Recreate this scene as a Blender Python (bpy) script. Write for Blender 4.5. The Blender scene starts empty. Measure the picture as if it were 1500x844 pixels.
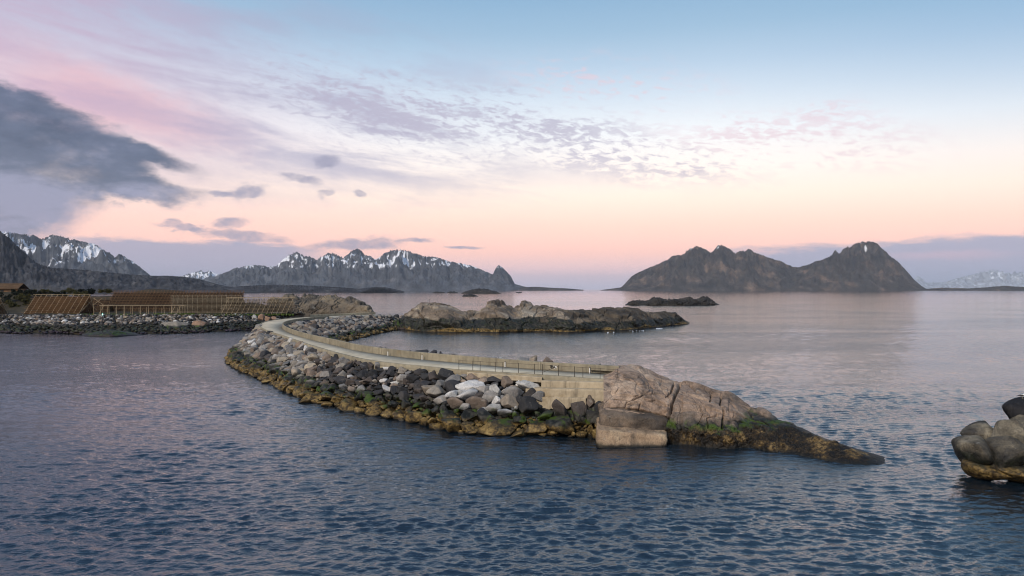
import bpy, math, random
import numpy as np
from mathutils import Vector, Matrix, Euler

random.seed(7); RNG = np.random.default_rng(11)
SC = bpy.context.scene
COL = SC.collection
F, CX, HY, CAMH = 1083.0, 750.0, 424.0, 14.0      # focal length in photo pixels, centre, horizon row, eye height

# ------------------------------------------------------------------ helpers
def gp(px, py, z=0.0):
    Y = (CAMH - z) * F / (py - HY)
    return np.array([(px - CX) / F * Y, Y, z])
def dp(px, py, Y):
    return np.array([(px - CX) / F * Y, Y, CAMH - (py - HY) / F * Y])
def proj(p):
    p = np.asarray(p, float)
    return CX + p[..., 0] / p[..., 1] * F, HY + (CAMH - p[..., 2]) / p[..., 1] * F
def interp(x, pts):
    a = np.array(pts, float)
    return np.interp(x, a[:, 0], a[:, 1])
def smooth_interp(x, pts):
    """monotone-ish cubic (Catmull-Rom on x)"""
    a = np.array(pts, float); xs, ys = a[:, 0], a[:, 1]
    m = np.gradient(ys, xs)
    x = np.clip(np.asarray(x, float), xs[0], xs[-1])
    i = np.clip(np.searchsorted(xs, x) - 1, 0, len(xs) - 2)
    h = xs[i + 1] - xs[i]; t = (x - xs[i]) / h
    return ((2*t**3 - 3*t**2 + 1)*ys[i] + (t**3 - 2*t**2 + t)*h*m[i] + (-2*t**3 + 3*t**2)*ys[i+1] + (t**3 - t**2)*h*m[i+1])
def lin(r, g, b):
    f = lambda c: ((c/255 + .055)/1.055)**2.4 if c > 10.3 else c/255/12.92
    return (f(r), f(g), f(b), 1.0)
def sstep(e0, e1, x):
    t = np.clip((x - e0) / (e1 - e0), 0, 1); return t*t*(3 - 2*t)

def _hash(i, j, k, seed):
    h = (i.astype(np.int64)*374761393 + j.astype(np.int64)*668265263 + k.astype(np.int64)*2147483647 + seed*1274126177) & 0xffffffff
    h = ((h ^ (h >> 13)) * 1274126177) & 0xffffffff
    h = ((h ^ (h >> 16)) * 2246822519) & 0xffffffff
    return (h ^ (h >> 15)) & 0xffffffff
def pnoise(p, seed=0):
    p = np.asarray(p, float); i = np.floor(p).astype(np.int64); f = p - i
    u = f*f*f*(f*(f*6 - 15) + 10)
    def g(dx, dy, dz):
        h = _hash(i[..., 0]+dx, i[..., 1]+dy, i[..., 2]+dz, seed)
        a = (h & 1023) / 1023*2*np.pi; z = ((h >> 10) & 1023) / 1023*2 - 1; r = np.sqrt(np.maximum(0, 1 - z*z))
        return r*np.cos(a)*(f[..., 0]-dx) + r*np.sin(a)*(f[..., 1]-dy) + z*(f[..., 2]-dz)
    L = lambda a, b, t: a + (b - a)*t
    x00 = L(g(0,0,0), g(1,0,0), u[..., 0]); x10 = L(g(0,1,0), g(1,1,0), u[..., 0])
    x01 = L(g(0,0,1), g(1,0,1), u[..., 0]); x11 = L(g(0,1,1), g(1,1,1), u[..., 0])
    return L(L(x00, x10, u[..., 1]), L(x01, x11, u[..., 1]), u[..., 2]) * 1.5
def fbm(p, oct=4, seed=0, gain=.5):
    s = 0; a = 1; p = np.asarray(p, float)
    for o in range(oct):
        s = s + a*pnoise(p, seed + o); a *= gain; p = p*2.03 + 3.7
    return s
def ridged(p, oct=5, seed=0):
    s = 0; a = .5; w = 1; p = np.asarray(p, float)
    for o in range(oct):
        n = (1 - np.abs(pnoise(p, seed + o)))**2
        s = s + a*n*w; w = np.clip(n*1.6, 0, 1); a *= .5; p = p*2.1 + 1.3
    return s
def voro(p, seed=0):
    p = np.asarray(p, float); i = np.floor(p).astype(np.int64)
    f1 = np.full(p.shape[:-1], 9.); f2 = f1.copy(); idv = np.zeros(p.shape[:-1])
    for dx in (-1, 0, 1):
        for dy in (-1, 0, 1):
            for dz in (-1, 0, 1):
                c = i + np.array([dx, dy, dz]); h = _hash(c[..., 0], c[..., 1], c[..., 2], seed)
                q = c + np.stack([(h & 1023)/1023, ((h >> 10) & 1023)/1023, ((h >> 20) & 1023)/1023], -1)
                d = np.linalg.norm(q - p, axis=-1)
                near = d < f1
                f2 = np.where(near, f1, np.minimum(f2, d)); idv = np.where(near, ((h >> 5) & 255)/255, idv); f1 = np.where(near, d, f1)
    return f1, f2, idv

def link(o, parent=None):
    COL.objects.link(o)
    if parent is not None: o.parent = parent
    return o
def mesh_obj(name, V, faces, mat=None, parent=None, smooth=True, attrs=None):
    """faces: (n,4)/(n,3) array, or list of index tuples"""
    me = bpy.data.meshes.new(name)
    V = np.asarray(V, np.float32).reshape(-1, 3)
    if isinstance(faces, np.ndarray):
        n, k = faces.shape
        me.vertices.add(len(V)); me.vertices.foreach_set('co', V.ravel())
        me.loops.add(n*k); me.loops.foreach_set('vertex_index', faces.astype(np.int32).ravel())
        me.polygons.add(n); me.polygons.foreach_set('loop_start', np.arange(n, dtype=np.int32)*k)
        me.update(calc_edges=True)
    else:
        me.from_pydata(V.tolist(), [], faces)
    if smooth: me.polygons.foreach_set('use_smooth', np.ones(len(me.polygons), bool))
    for an, av in (attrs or {}).items():
        av = np.asarray(av, np.float32)
        if av.ndim == 1:
            a = me.attributes.new(an, 'FLOAT', 'POINT'); a.data.foreach_set('value', av)
        else:
            a = me.attributes.new(an, 'FLOAT_COLOR', 'POINT'); a.data.foreach_set('color', av.ravel())
    me.validate(); me.update()
    if mat: me.materials.append(mat)
    return link(bpy.data.objects.new(name, me), parent)
def tag(o, label=None, cat=None, group=None, kind=None):
    if label: o['label'] = label
    if cat: o['category'] = cat
    if group: o['group'] = group
    if kind: o['kind'] = kind
    return o
def empty(name, loc=(0, 0, 0), rz=0):
    o = link(bpy.data.objects.new(name, None)); o.location = loc; o.rotation_euler = (0, 0, rz); o.empty_display_size = .2
    return o
def rehome(root):
    """the thing's Empty sits at its base: children were built in world space"""
    inv = Matrix.Translation(-Vector(root.location))
    for c in root.children:
        if c.type == 'MESH' and c.matrix_basis == Matrix.Identity(4): c.data.transform(inv)
def grid_faces(nu, nv):
    i = np.arange(nu - 1)[:, None]*nv + np.arange(nv - 1)[None]
    return np.stack([i, i + nv, i + nv + 1, i + 1], -1).reshape(-1, 4)
class MB:
    """collects boxes and poles into one mesh"""
    def __init__(s): s.v = []; s.f = []
    def add(s, V, Fc):
        b = len(s.v); s.v += [tuple(map(float, p)) for p in V]; s.f += [tuple(i + b for i in q) for q in Fc]
    def hexa(s, c):
        s.add(c, [(0,3,2,1), (4,5,6,7), (0,1,5,4), (1,2,6,5), (2,3,7,6), (3,0,4,7)])
    def box(s, x0, x1, y0, y1, z0, z1):
        s.hexa([(x0,y0,z0), (x1,y0,z0), (x1,y1,z0), (x0,y1,z0), (x0,y0,z1), (x1,y0,z1), (x1,y1,z1), (x0,y1,z1)])
    def pole(s, a, b, r, r2=None, n=6):
        a = Vector(a); b = Vector(b); d = (b - a).normalized(); r2 = r if r2 is None else r2
        u = d.cross(Vector((0, 0, 1)) if abs(d.z) < .9 else Vector((1, 0, 0))).normalized(); w = d.cross(u)
        ring = [(u*math.cos(2*math.pi*k/n) + w*math.sin(2*math.pi*k/n)) for k in range(n)]
        s.add([a + q*r for q in ring] + [b + q*r2 for q in ring],
              [tuple(range(n))[::-1], tuple(range(n, 2*n))] + [(k, (k+1) % n, n + (k+1) % n, n + k) for k in range(n)])
    def build(s, name, mat, parent=None, smooth=False): return mesh_obj(name, s.v, s.f, mat, parent, smooth)

# ------------------------------------------------------------------ node helper
class NT:
    def __init__(s, tree): s.t = tree; s.n = tree.nodes; s.l = tree.links; s.n.clear()
    def put(s, inp, v):
        if isinstance(v, bpy.types.NodeSocket): s.l.new(v, inp)
        elif v is not None:
            try: inp.default_value = v
            except Exception: inp.default_value = tuple(v)[:3] if not isinstance(v, (int, float)) else (v, v, v)
    def node(s, typ, **kw):
        n = s.n.new(typ)
        for k, v in kw.items(): setattr(n, k, v)
        return n
    def m(s, op, a, b=None, c=None, clamp=False):
        n = s.node('ShaderNodeMath', operation=op, use_clamp=clamp)
        for i, v in enumerate((a, b, c)): 
            if v is not None: s.put(n.inputs[i], v)
        return n.outputs[0]
    def vm(s, op, a, b=None):
        n = s.node('ShaderNodeVectorMath', operation=op); s.put(n.inputs[0], a)
        if b is not None: s.put(n.inputs['Scale' if op == 'SCALE' else 1], b)
        return n.outputs['Value' if op in ('LENGTH', 'DOT_PRODUCT') else 'Vector']
    def ss(s, x, e0, e1, lo=0., hi=1.):
        n = s.node('ShaderNodeMapRange', interpolation_type='SMOOTHSTEP')
        for i, v in enumerate((x, e0, e1, lo, hi)): s.put(n.inputs[i], v)
        return n.outputs[0]
    def noise(s, vec, scale, detail=4, rough=.55, dist=0., col=False):
        n = s.node('ShaderNodeTexNoise'); s.put(n.inputs['Vector'], vec); s.put(n.inputs['Scale'], scale)
        s.put(n.inputs['Detail'], detail); s.put(n.inputs['Roughness'], rough); s.put(n.inputs['Distortion'], dist)
        return n.outputs['Color' if col else 0]
    def voro(s, vec, scale, feature='F1', out='Distance'):
        n = s.node('ShaderNodeTexVoronoi', feature=feature); s.put(n.inputs['Vector'], vec); s.put(n.inputs['Scale'], scale)
        return n.outputs[out]
    def mix(s, f, a, b, mode='MIX'):
        n = s.node('ShaderNodeMix', data_type='RGBA', blend_type=mode); s.put(n.inputs[0], f); s.put(n.inputs[6], a); s.put(n.inputs[7], b)
        return n.outputs[2]
    def ramp(s, x, stops, interp='LINEAR'):
        n = s.node('ShaderNodeValToRGB'); r = n.color_ramp; r.interpolation = interp
        while len(r.elements) < len(stops): r.elements.new(.5)
        for e, (p, c) in zip(r.elements, stops): e.position = p; e.color = c
        s.put(n.inputs[0], x); return n.outputs[0]
    def xyz(s, v):
        n = s.node('ShaderNodeSeparateXYZ'); s.put(n.inputs[0], v); return n.outputs
    def comb(s, x, y, z):
        n = s.node('ShaderNodeCombineXYZ'); s.put(n.inputs[0], x); s.put(n.inputs[1], y); s.put(n.inputs[2], z); return n.outputs[0]
    def scalev(s, v, k): return s.vm('MULTIPLY', v, k)
    def bump(s, h, strength, dist, normal=None):
        n = s.node('ShaderNodeBump'); s.put(n.inputs['Height'], h); s.put(n.inputs['Strength'], strength); s.put(n.inputs['Distance'], dist)
        if normal is not None: s.put(n.inputs['Normal'], normal)
        return n.outputs[0]
    def finish(s, base, rough=.8, normal=None, spec=.3, **kw):
        b = s.node('ShaderNodeBsdfPrincipled'); o = s.node('ShaderNodeOutputMaterial')
        s.put(b.inputs['Base Color'], base); s.put(b.inputs['Roughness'], rough); s.put(b.inputs['Specular IOR Level'], spec)
        if normal is not None: s.put(b.inputs['Normal'], normal)
        for k, v in kw.items(): s.put(b.inputs[k.replace('_', ' ')], v)
        s.l.new(b.outputs[0], o.inputs[0])
def new_mat(name):
    m = bpy.data.materials.new(name); m.use_nodes = True
    return m, NT(m.node_tree)
def pos(nt): return nt.node('ShaderNodeNewGeometry').outputs['Position']
def objc(nt): return nt.node('ShaderNodeTexCoord').outputs['Object']
V4 = lambda r, g=None, b=None: (r, r if g is None else g, r if b is None else b, 1.)

# ------------------------------------------------------------------ materials
def rock_mat(name, c1=None, c2=None, c3=None, scale=1., weed=(1.35, 2.3), src=None, streak=.5, weedcol=1., bumpd=.06, green=1., fine=1., wvar=1.5, wshift=0., cont=0.):
    """granite; below the high-tide line it carries wrack, black algae and green weed"""
    m, t = new_mat(name); P = pos(t); z = t.xyz(P)[2]
    if src == 'object':
        oi = t.node('ShaderNodeObjectInfo'); base = oi.outputs['Color']
        P2 = t.vm('ADD', P, t.scalev(oi.outputs['Location'], (.37, .71, .53)))
        n1 = t.noise(P2, .9*scale, 5, .6)
        c = t.mix(1., base, t.ramp(n1, [(.25, V4(.62, .60, .58)), (.5, V4(1.)), (.75, V4(1.42, 1.36, 1.28))]), 'MULTIPLY')
    elif src == 'attr':
        a = t.node('ShaderNodeAttribute'); a.attribute_name = 'col'; base = a.outputs['Color']; P2 = P
        n1 = t.noise(P2, .9*scale, 5, .6)
        c = t.mix(1., base, t.ramp(n1, [(.25, V4(.62)), (.5, V4(1.)), (.75, V4(1.35))]), 'MULTIPLY')
    else:
        P2 = P
        n1 = t.noise(P, .16*scale, 6, .6, .6)
        c = t.ramp(n1, [(.30, c1), (.48, c2), (.70, c3)])
    if cont: c = t.mix(1., c, t.ramp(t.noise(t.scalev(P2, (1., 1., .8)), .85, 8, .68, .5), [(.33, V4(1 - cont)), (.5, V4(1.)), (.68, V4(1 + cont*.6))]), 'MULTIPLY')
    # vertical dark water stains and fine crystals
    st = t.noise(t.scalev(P2, (1.3*scale, 1.3*scale, .18*scale)), 1., 5, .65)
    c = t.mix(t.ss(st, .52, .74, 0., streak), c, V4(.045, .044, .046))
    sp = t.noise(P2, 9.*fine, 3, .7)
    c = t.mix(1., c, t.ramp(sp, [(.3, V4(.66)), (.5, V4(1.)), (.72, V4(1.3))]), 'MULTIPLY')
    li = t.noise(P2, .7*scale, 6, .7); 
    c = t.mix(t.ss(li, .60, .70, 0., .45), c, V4(.30, .29, .26))
    hgt = t.m('ADD', t.m('MULTIPLY', t.noise(P2, 2.2*scale, 8, .62), 1.), t.m('MULTIPLY', t.ss(t.voro(P2, .55*scale, 'DISTANCE_TO_EDGE'), 0., .05), .35))
    rough = .82
    if weed:
        w0, w1 = weed
        zz = t.m('ADD', z, t.m('MULTIPLY', t.m('SUBTRACT', t.noise(P, .45 if wvar < 2 else .16, 5, .6), .5), wvar))
        wn = t.m('ADD', t.m('MULTIPLY', t.noise(P, 1.1, 7, .72, .4), .62), t.m('MULTIPLY', t.noise(P, 4.5, 4, .7), .38))
        if wshift: wn = t.m('SUBTRACT', wn, t.m('MULTIPLY', wshift, t.ss(t.noise(P, .35, 3, .5), .38, .55)))
        wc = t.ramp(wn, [(.36, V4(.007, .006, .005)), (.46, V4(.045*weedcol, .030*weedcol, .012)), (.54, V4(.17*weedcol, .115*weedcol, .04)), (.68, V4(.36*weedcol, .26*weedcol, .105))])
        black = t.mix(t.ss(t.noise(P, 1.6, 4, .7), .42, .66), V4(.010, .011, .009), V4(.05, .047, .04))
        gr = t.m('MULTIPLY', t.ss(t.noise(P, .75, 4, .6), .50, .60, 0., green), t.ss(zz, w0 - .25, w0 + .1))
        black = t.mix(gr, black, t.mix(t.noise(P, 3., 3), V4(.014, .026, .007), V4(.060, .098, .012)))
        wet = t.ss(zz, w1 + .25, w1 - .35)
        c = t.mix(wet, c, black)
        c = t.mix(t.ss(zz, w0 + .2, w0 - .3), c, wc)
        c = t.mix(t.ss(z, .32, .02), c, V4(.010, .010, .009))
        rough = t.m('SUBTRACT', .82, t.m('MULTIPLY', wet, .22))
        hgt = t.m('ADD', hgt, t.m('MULTIPLY', t.m('MULTIPLY', wn, wet), .8))
    nrm = t.bump(hgt, 1., bumpd)
    t.finish(c, rough, nrm, .25)
    return m
def simple_mat(name, c1, c2, scale=3., rough=.85, bumpd=.01, stretch=(1, 1, 1), stain=0.):
    m, t = new_mat(name); P = t.scalev(pos(t), stretch)
    n = t.noise(P, scale, 6, .62); c = t.ramp(n, [(.28, c1), (.72, c2)])
    c = t.mix(1., c, t.ramp(t.noise(P, scale*.13, 3), [(.3, V4(.78)), (.7, V4(1.15))]), 'MULTIPLY')
    if stain:
        s_ = t.noise(t.scalev(pos(t), (1.1, 1.1, .12)), 1.2, 5, .65)
        c = t.mix(t.ss(s_, .50, .72, 0., stain), c, V4(.055, .048, .038))
        c = t.mix(t.ss(t.noise(pos(t), .33, 4, .6), .57, .66, 0., stain*.7), c, V4(.16, .10, .035))
    t.finish(c, rough, t.bump(t.noise(P, scale*2.2, 6, .65), 1., bumpd), .2)
    return m
def mountain_mat(name, ca, cb, cc, sc):
    m, t = new_mat(name); P = pos(t)
    n = t.noise(P, .004*sc, 8, .68, .4); c = t.ramp(n, [(.33, ca), (.52, cb), (.72, cc)])
    v = t.noise(t.scalev(P, (.010*sc, .006*sc, .0035*sc)), 1., 7, .7)
    c = t.mix(1., c, t.ramp(v, [(.32, V4(.38)), (.5, V4(1.)), (.66, V4(1.75))]), 'MULTIPLY')
    a = t.node('ShaderNodeAttribute'); a.attribute_name = 'snow'
    sn = t.m('ADD', a.outputs['Fac'], t.m('MULTIPLY', t.m('SUBTRACT', t.noise(P, .014*sc, 6, .7), .5), .9))
    c = t.mix(t.ss(sn, .46, .58), c, V4(.80, .83, .90))
    t.finish(c, .95, t.bump(t.noise(P, .02*sc, 8, .7), 1., 30./sc), .1)
    return m
ROCK_HEAD = rock_mat('granite_headland', V4(.115, .098, .084), V4(.265, .187, .135), V4(.40, .315, .24), 1., streak=.7, bumpd=.12, weed=(1.5, 2.15), weedcol=.85, wshift=.13, cont=.6, fine=.8)
ROCK_LEDGE = rock_mat('granite_ledge', V4(.17, .125, .085), V4(.29, .21, .14), V4(.42, .33, .22), 1.2, cont=.5, streak=.7, bumpd=.06, weed=(.12, .40), green=.1)
ROCK_BAND = rock_mat('granite_banded_ledge', V4(.026, .024, .022), V4(.075, .060, .048), V4(.24, .18, .13), 1.0, cont=.5, streak=.8, bumpd=.06, weed=(.6, 1.0), green=.2)
ROCK_ISLET = rock_mat('granite_islet', V4(.035, .032, .030), V4(.16, .125, .092), V4(.35, .31, .25), .6, weed=(.75, 4.4), bumpd=.08, green=.15, streak=.65, wvar=4.5, cont=.45)
ROCK_DARK = rock_mat('dark_skerry_rock', V4(.010, .010, .011), V4(.024, .023, .023), V4(.05, .046, .042), .3, weed=(.4, 1.2), bumpd=.2, green=0., weedcol=.4)
ROCK_KNOLL = rock_mat('granite_knoll', V4(.035, .034, .03), V4(.12, .10, .078), V4(.22, .18, .125), .5, weed=None, bumpd=.12)
ROCK_OUTCROP = rock_mat('granite_outcrop', V4(.018, .017, .017), V4(.085, .075, .058), V4(.27, .235, .17), 2.2, weed=(1.15, 2.1), streak=.8, bumpd=.06, green=.1, wvar=1.9, cont=.6)
BOULDER = rock_mat('boulder_stone', src='object', scale=1.1, streak=.30, bumpd=.045, weed=(1.12, 2.1))
RUBBLE = rock_mat('rubble_stone', src='attr', scale=.9, streak=.30, bumpd=.05, weed=(1.30, 2.2))
FARRUBBLE = rock_mat('far_rubble_stone', src='attr', scale=.5, streak=.25, bumpd=.05, weed=(.7, 2.5), weedcol=.2, green=.35)
CORE = rock_mat('embankment_core', V4(.018), V4(.035, .032, .03), V4(.06, .055, .05), 1.2, weed=(1.3, 2.2))
LAND = simple_mat('shore_soil', V4(.016, .015, .010), V4(.060, .048, .028), .25, .95, .08)
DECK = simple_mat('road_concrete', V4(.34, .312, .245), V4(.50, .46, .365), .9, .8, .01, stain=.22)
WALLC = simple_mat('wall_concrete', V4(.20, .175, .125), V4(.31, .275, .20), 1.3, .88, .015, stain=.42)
LEDGEC = simple_mat('ledge_concrete', V4(.30, .25, .175), V4(.44, .37, .265), 1.3, .88, .015, stain=.55)
IRON = simple_mat('rusty_iron', V4(.02, .018, .016), V4(.06, .045, .035), 8., .6)
WHITE = simple_mat('white_paint', V4(.66, .65, .62), V4(.82, .81, .78), 6., .5)
WOODPALE = simple_mat('weathered_pole_wood', V4(.25, .19, .115), V4(.43, .34, .225), 1.2, .85)
WOODBROWN = simple_mat('brown_pole_wood', V4(.11, .062, .034), V4(.225, .135, .075), .8, .9)
WOODGREY = simple_mat('grey_pole_wood', V4(.17, .14, .095), V4(.34, .285, .20), .8, .9)
FISH = simple_mat('dried_fish', V4(.05, .028, .014), V4(.16, .088, .038), .7, .8)
FISHDARK = simple_mat('dark_dried_fish', V4(.028, .020, .014), V4(.085, .055, .032), .7, .8)
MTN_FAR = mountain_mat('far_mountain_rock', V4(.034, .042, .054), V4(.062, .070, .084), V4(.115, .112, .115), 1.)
MTN_HAZE_TINT = mountain_mat('haze_tinted_mountain_rock', V4(.24, .27, .32), V4(.33, .36, .41), V4(.44, .46, .50), 1.)  # distance haze painted into the rock colour: paled so the range looks fainter
MTN_ISLAND = mountain_mat('island_mountain_rock', V4(.022, .023, .022), V4(.055, .048, .042), V4(.20, .135, .095), 1.)
HILL = mountain_mat('hill_heath', V4(.018, .020, .026), V4(.038, .040, .048), V4(.088, .086, .086), 3.)
BUSH = simple_mat('bush_leaves', V4(.03, .035, .012), V4(.10, .09, .03), 1.5, .9)
BUSHDARK = simple_mat('dark_spruce_leaves', V4(.006, .010, .008), V4(.022, .030, .018), 1.5, .9)
GRASS = simple_mat('grass_blades', V4(.04, .07, .012), V4(.10, .15, .03), 2., .9)
SHEDROOF = simple_mat('shed_roof_boards', V4(.055, .034, .020), V4(.12, .075, .042), .8, .9)
BARK = simple_mat('bark', V4(.03, .025, .02), V4(.07, .055, .04), 2., .9)
STEEL = simple_mat('dark_steel', V4(.01), V4(.03), 3., .5)

def lamp_mat():
    m, t = new_mat('green_lamp_glass')
    t.finish(V4(.4, .8, .7), .3, None, .5, Emission_Color=V4(.35, 1., .85), Emission_Strength=2.0); return m
LAMP = lamp_mat()
def foam_mat():
    m, t = new_mat('sea_foam'); n = t.noise(pos(t), 3., 5, .7)
    t.finish(t.ramp(n, [(.35, V4(.35, .38, .42)), (.6, V4(.8, .8, .82))]), .7); return m
FOAM = foam_mat()

# ------------------------------------------------------------------ camera, sky, sun
cam_d = bpy.data.cameras.new('camera'); cam = link(bpy.data.objects.new('camera', cam_d))
cam_d.sensor_width = 36; cam_d.lens = F/1500*36; cam_d.clip_start = .5; cam_d.clip_end = 250000
cam.location = (0, 0, CAMH); cam.rotation_euler = (math.radians(90), 0, 0); cam_d.shift_y = (HY - 422)/1500
SC.camera = cam

SUN_AZ, SUN_EL = math.radians(212), math.radians(36)     # from +Y clockwise: behind the camera, a little to its left
W = bpy.data.worlds.new('World'); SC.world = W; W.use_nodes = True
def build_sky():
    t = NT(W.node_tree)
    d = t.node('ShaderNodeTexCoord').outputs['Generated']
    x, y, z = t.xyz(d)
    u = t.m('ARCTAN2', x, y); v = t.m('ARCSINE', z)
    UV = t.comb(u, v, 0.)
    def ang(px, py):
        return math.atan((px - CX)/F), math.atan((HY - py)/math.hypot(F, px - CX))
    stops = [(0, 196, 190, 208), (.008, 206, 194, 210), (.027, 242, 203, 203), (.050, 260, 207, 192), (.085, 267, 220, 201), (.122, 262, 238, 220),
             (.16, 256, 244, 235), (.205, 238, 240, 242), (.25, 208, 220, 232), (.29, 180, 201, 221), (.332, 154, 184, 209), (.374, 137, 172, 202),
             (.60, 90, 124, 166), (1.5, 58, 87, 131)]
    base = t.ramp(t.m('DIVIDE', v, 1.5), [(a/1.5, lin(r, g, b)) for a, r, g, b in stops])
    # the sky deepens to the right of the view, and is paler behind (towards the set sun)
    right = t.m('MULTIPLY', t.ss(u, .22, .75), t.ss(v, .06, .34))
    base = t.mix(t.m('MULTIPLY', right, .55), base, lin(112, 158, 196))
    nz = t.noise(t.scalev(d, (1., 1., 2.2)), 5., 6, .62, col=True)
    nz2 = t.noise(t.scalev(d, (1., 1., 2.6)), 17., 6, .65, col=True)
    off = t.vm('ADD', t.vm('SCALE', t.vm('SUBTRACT', nz, (.5, .5, .5)), .065), t.vm('SCALE', t.vm('SUBTRACT', nz2, (.5, .5, .5)), .055))
    def blob(px, py, rx, ry, rot=0., soft=.35, dis=1.):
        cu, cv = ang(px, py)
        q = t.vm('SUBTRACT', UV, (cu, cv, 0.))
        if dis: q = t.vm('ADD', q, t.vm('SCALE', off, dis))
        a = math.radians(rot); ru, rv = rx/F, ry/F
        q1 = t.vm('DOT_PRODUCT', q, (math.cos(a)/ru, -math.sin(a)/ru, 0.)); q2 = t.vm('DOT_PRODUCT', q, (math.sin(a)/rv, math.cos(a)/rv, 0.))
        l = t.m('SQRT', t.m('ADD', t.m('MULTIPLY', q1, q1), t.m('MULTIPLY', q2, q2)))
        return t.ss(l, 1 + soft, 1 - soft)
    def union(*b):
        r = b[0]
        for k in b[1:]: r = t.m('MAXIMUM', r, k)
        return r
    sky = base
    # pink afterglow on the high veil at the left
    pink = blob(40, 120, 330, 115, 8, .8, .6)
    sky = t.mix(t.m('MULTIPLY', pink, .45), sky, lin(206, 170, 187))
    pink2 = blob(165, 150, 135, 32, 12, .8, .8)
    sky = t.mix(t.m('MULTIPLY', pink2, .55), sky, lin(226, 165, 172))
    # high streaked veil
    A = math.radians(7)
    s1 = t.vm('DOT_PRODUCT', UV, (math.cos(A), -math.sin(A), 0.)); s2 = t.vm('DOT_PRODUCT', UV, (math.sin(A), math.cos(A), 0.))
    streak = t.noise(t.comb(t.m('MULTIPLY', s1, 4.2), t.m('MULTIPLY', s2, 27.), 2.3), 1., 7, .58, .35)
    fine = t.noise(t.comb(t.m('MULTIPLY', s1, 38.), t.m('MULTIPLY', s2, 120.), 7.1), 1., 5, .62, .6)
    veil = union(blob(190, 95, 430, 120, 5, .7, .6), blob(420, 190, 330, 75, 8, .6, .8))
    dens = t.m('ADD', t.m('MULTIPLY', streak, .85), t.m('MULTIPLY', fine, .15))
    vd = t.m('MULTIPLY', veil, t.ss(dens, .36, .64))
    vcol = t.mix(t.ss(u, -.62, -.25), lin(190, 164, 188), lin(163, 163, 188))
    sky = t.mix(t.m('MULTIPLY', vd, .74), sky, vcol)
    # dappled fields drifting right
    dap = union(blob(560, 165, 190, 55, 10, .6), blob(800, 195, 210, 38, 12, .7), blob(930, 220, 130, 26, 14, .7))
    dn = t.m('ADD', t.m('MULTIPLY', t.noise(t.comb(t.m('MULTIPLY', s1, 55.), t.m('MULTIPLY', s2, 150.), 1.), 1., 4, .6, .5), .55), t.m('MULTIPLY', streak, .45))
    sky = t.mix(t.m('MULTIPLY', t.m('MULTIPLY', dap, t.ss(dn, .46, .57)), .72), sky, lin(176, 170, 190))
    dap2 = union(blob(1150, 205, 150, 32, 6, .8), blob(900, 125, 120, 30, 6, .8), blob(1200, 168, 50, 12, 0, .8), blob(860, 104, 40, 6, 0, .8, .3))
    sky = t.mix(t.m('MULTIPLY', t.m('MULTIPLY', dap2, t.ss(dn, .46, .58)), .60), sky, lin(222, 196, 205))
    # small grey scraps
    scr = union(blob(476, 238, 20, 9, -22, .6, .4), blob(438, 266, 30, 6, 6, .6, .4), blob(362, 280, 24, 9, -4, .6, .45), blob(325, 284, 18, 4, 0, .6, .4), blob(479, 285, 13, 6, -8, .6, .4),
                blob(532, 288, 12, 6, 20, .6, .4), blob(337, 327, 24, 8, -8, .6, .45), blob(352, 344, 55, 8, 3, .6, .5), blob(270, 333, 40, 5, 6, .6, .5),
                blob(520, 356, 65, 9, -2, .6, .45), blob(600, 353, 30, 3, 0, .6, .25), blob(680, 362, 28, 2.2, 1, .6, .2), blob(250, 326, 12, 5, 0, .6, .4))
    frz = t.m('SUBTRACT', t.noise(t.scalev(d, (1., 1., 2.0)), 34., 5, .65), .5)
    scr = t.ss(t.m('ADD', scr, t.m('MULTIPLY', t.m('MULTIPLY', frz, 1.7), t.ss(scr, 0., .3))), .04, 1.35)
    sky = t.mix(t.m('MULTIPLY', scr, .92), sky, lin(152, 150, 172))
    # the big dark cloud hanging at the left
    big = union(blob(-60, 205, 200, 74, 4, .14, .6), blob(70, 205, 100, 44, 14, .18, .7), blob(170, 210, 90, 13, 17, .6, .6), blob(-25, 258, 120, 45, 0, .22, .8), blob(165, 272, 100, 19, 4, .5, .7),
                blob(60, 262, 75, 28, -8, .5, 1.1), blob(-5, 308, 72, 34, -12, .3, .9), blob(-190, 240, 220, 100, 0, .2, .6))
    frz2 = t.m('SUBTRACT', t.noise(t.scalev(d, (1., 1., 1.9)), 15., 7, .60), .5)
    big = t.ss(t.m('ADD', big, t.m('MULTIPLY', t.m('MULTIPLY', frz2, 1.35), t.ss(big, 0., .3))), .04, 1.02)
    cn = t.noise(t.scalev(d, (1., 1., 2.6)), 9., 7, .62)
    ccol = t.ramp(t.m('ADD', t.m('MULTIPLY', cn, .75), t.m('MULTIPLY', t.ss(v, .25, .06), .25)), [(.36, lin(62, 79, 104)), (.50, lin(88, 101, 126)), (.64, lin(140, 144, 170))])
    sky = t.mix(t.m('MULTIPLY', big, .94), sky, ccol)
    # cloud banks lying on the horizon
    def bank(pl, pr, top_l, top_r, soft_px, col, str_):
        ul, ur = ang(pl, 400)[0], ang(pr, 400)[0]
        vt = t.m('ADD', t.m('MULTIPLY', t.m('SUBTRACT', u, ul), ((HY - top_r) - (HY - top_l))/F/(ur - ul)), (HY - top_l)/F)
        vv = t.m('ADD', v, t.m('MULTIPLY', t.m('SUBTRACT', t.noise(t.comb(t.m('MULTIPLY', u, 16.), t.m('MULTIPLY', v, 60.), 3.), 1., 6, .6), .5), .030))
        inside = t.m('MULTIPLY', t.ss(u, ul - .03, ul + .05), t.ss(u, ur + .03, ur - .05))
        return t.m('MULTIPLY', t.m('MULTIPLY', inside, t.ss(t.m('SUBTRACT', vv, vt), soft_px/F, -soft_px/F)), str_), col
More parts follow.
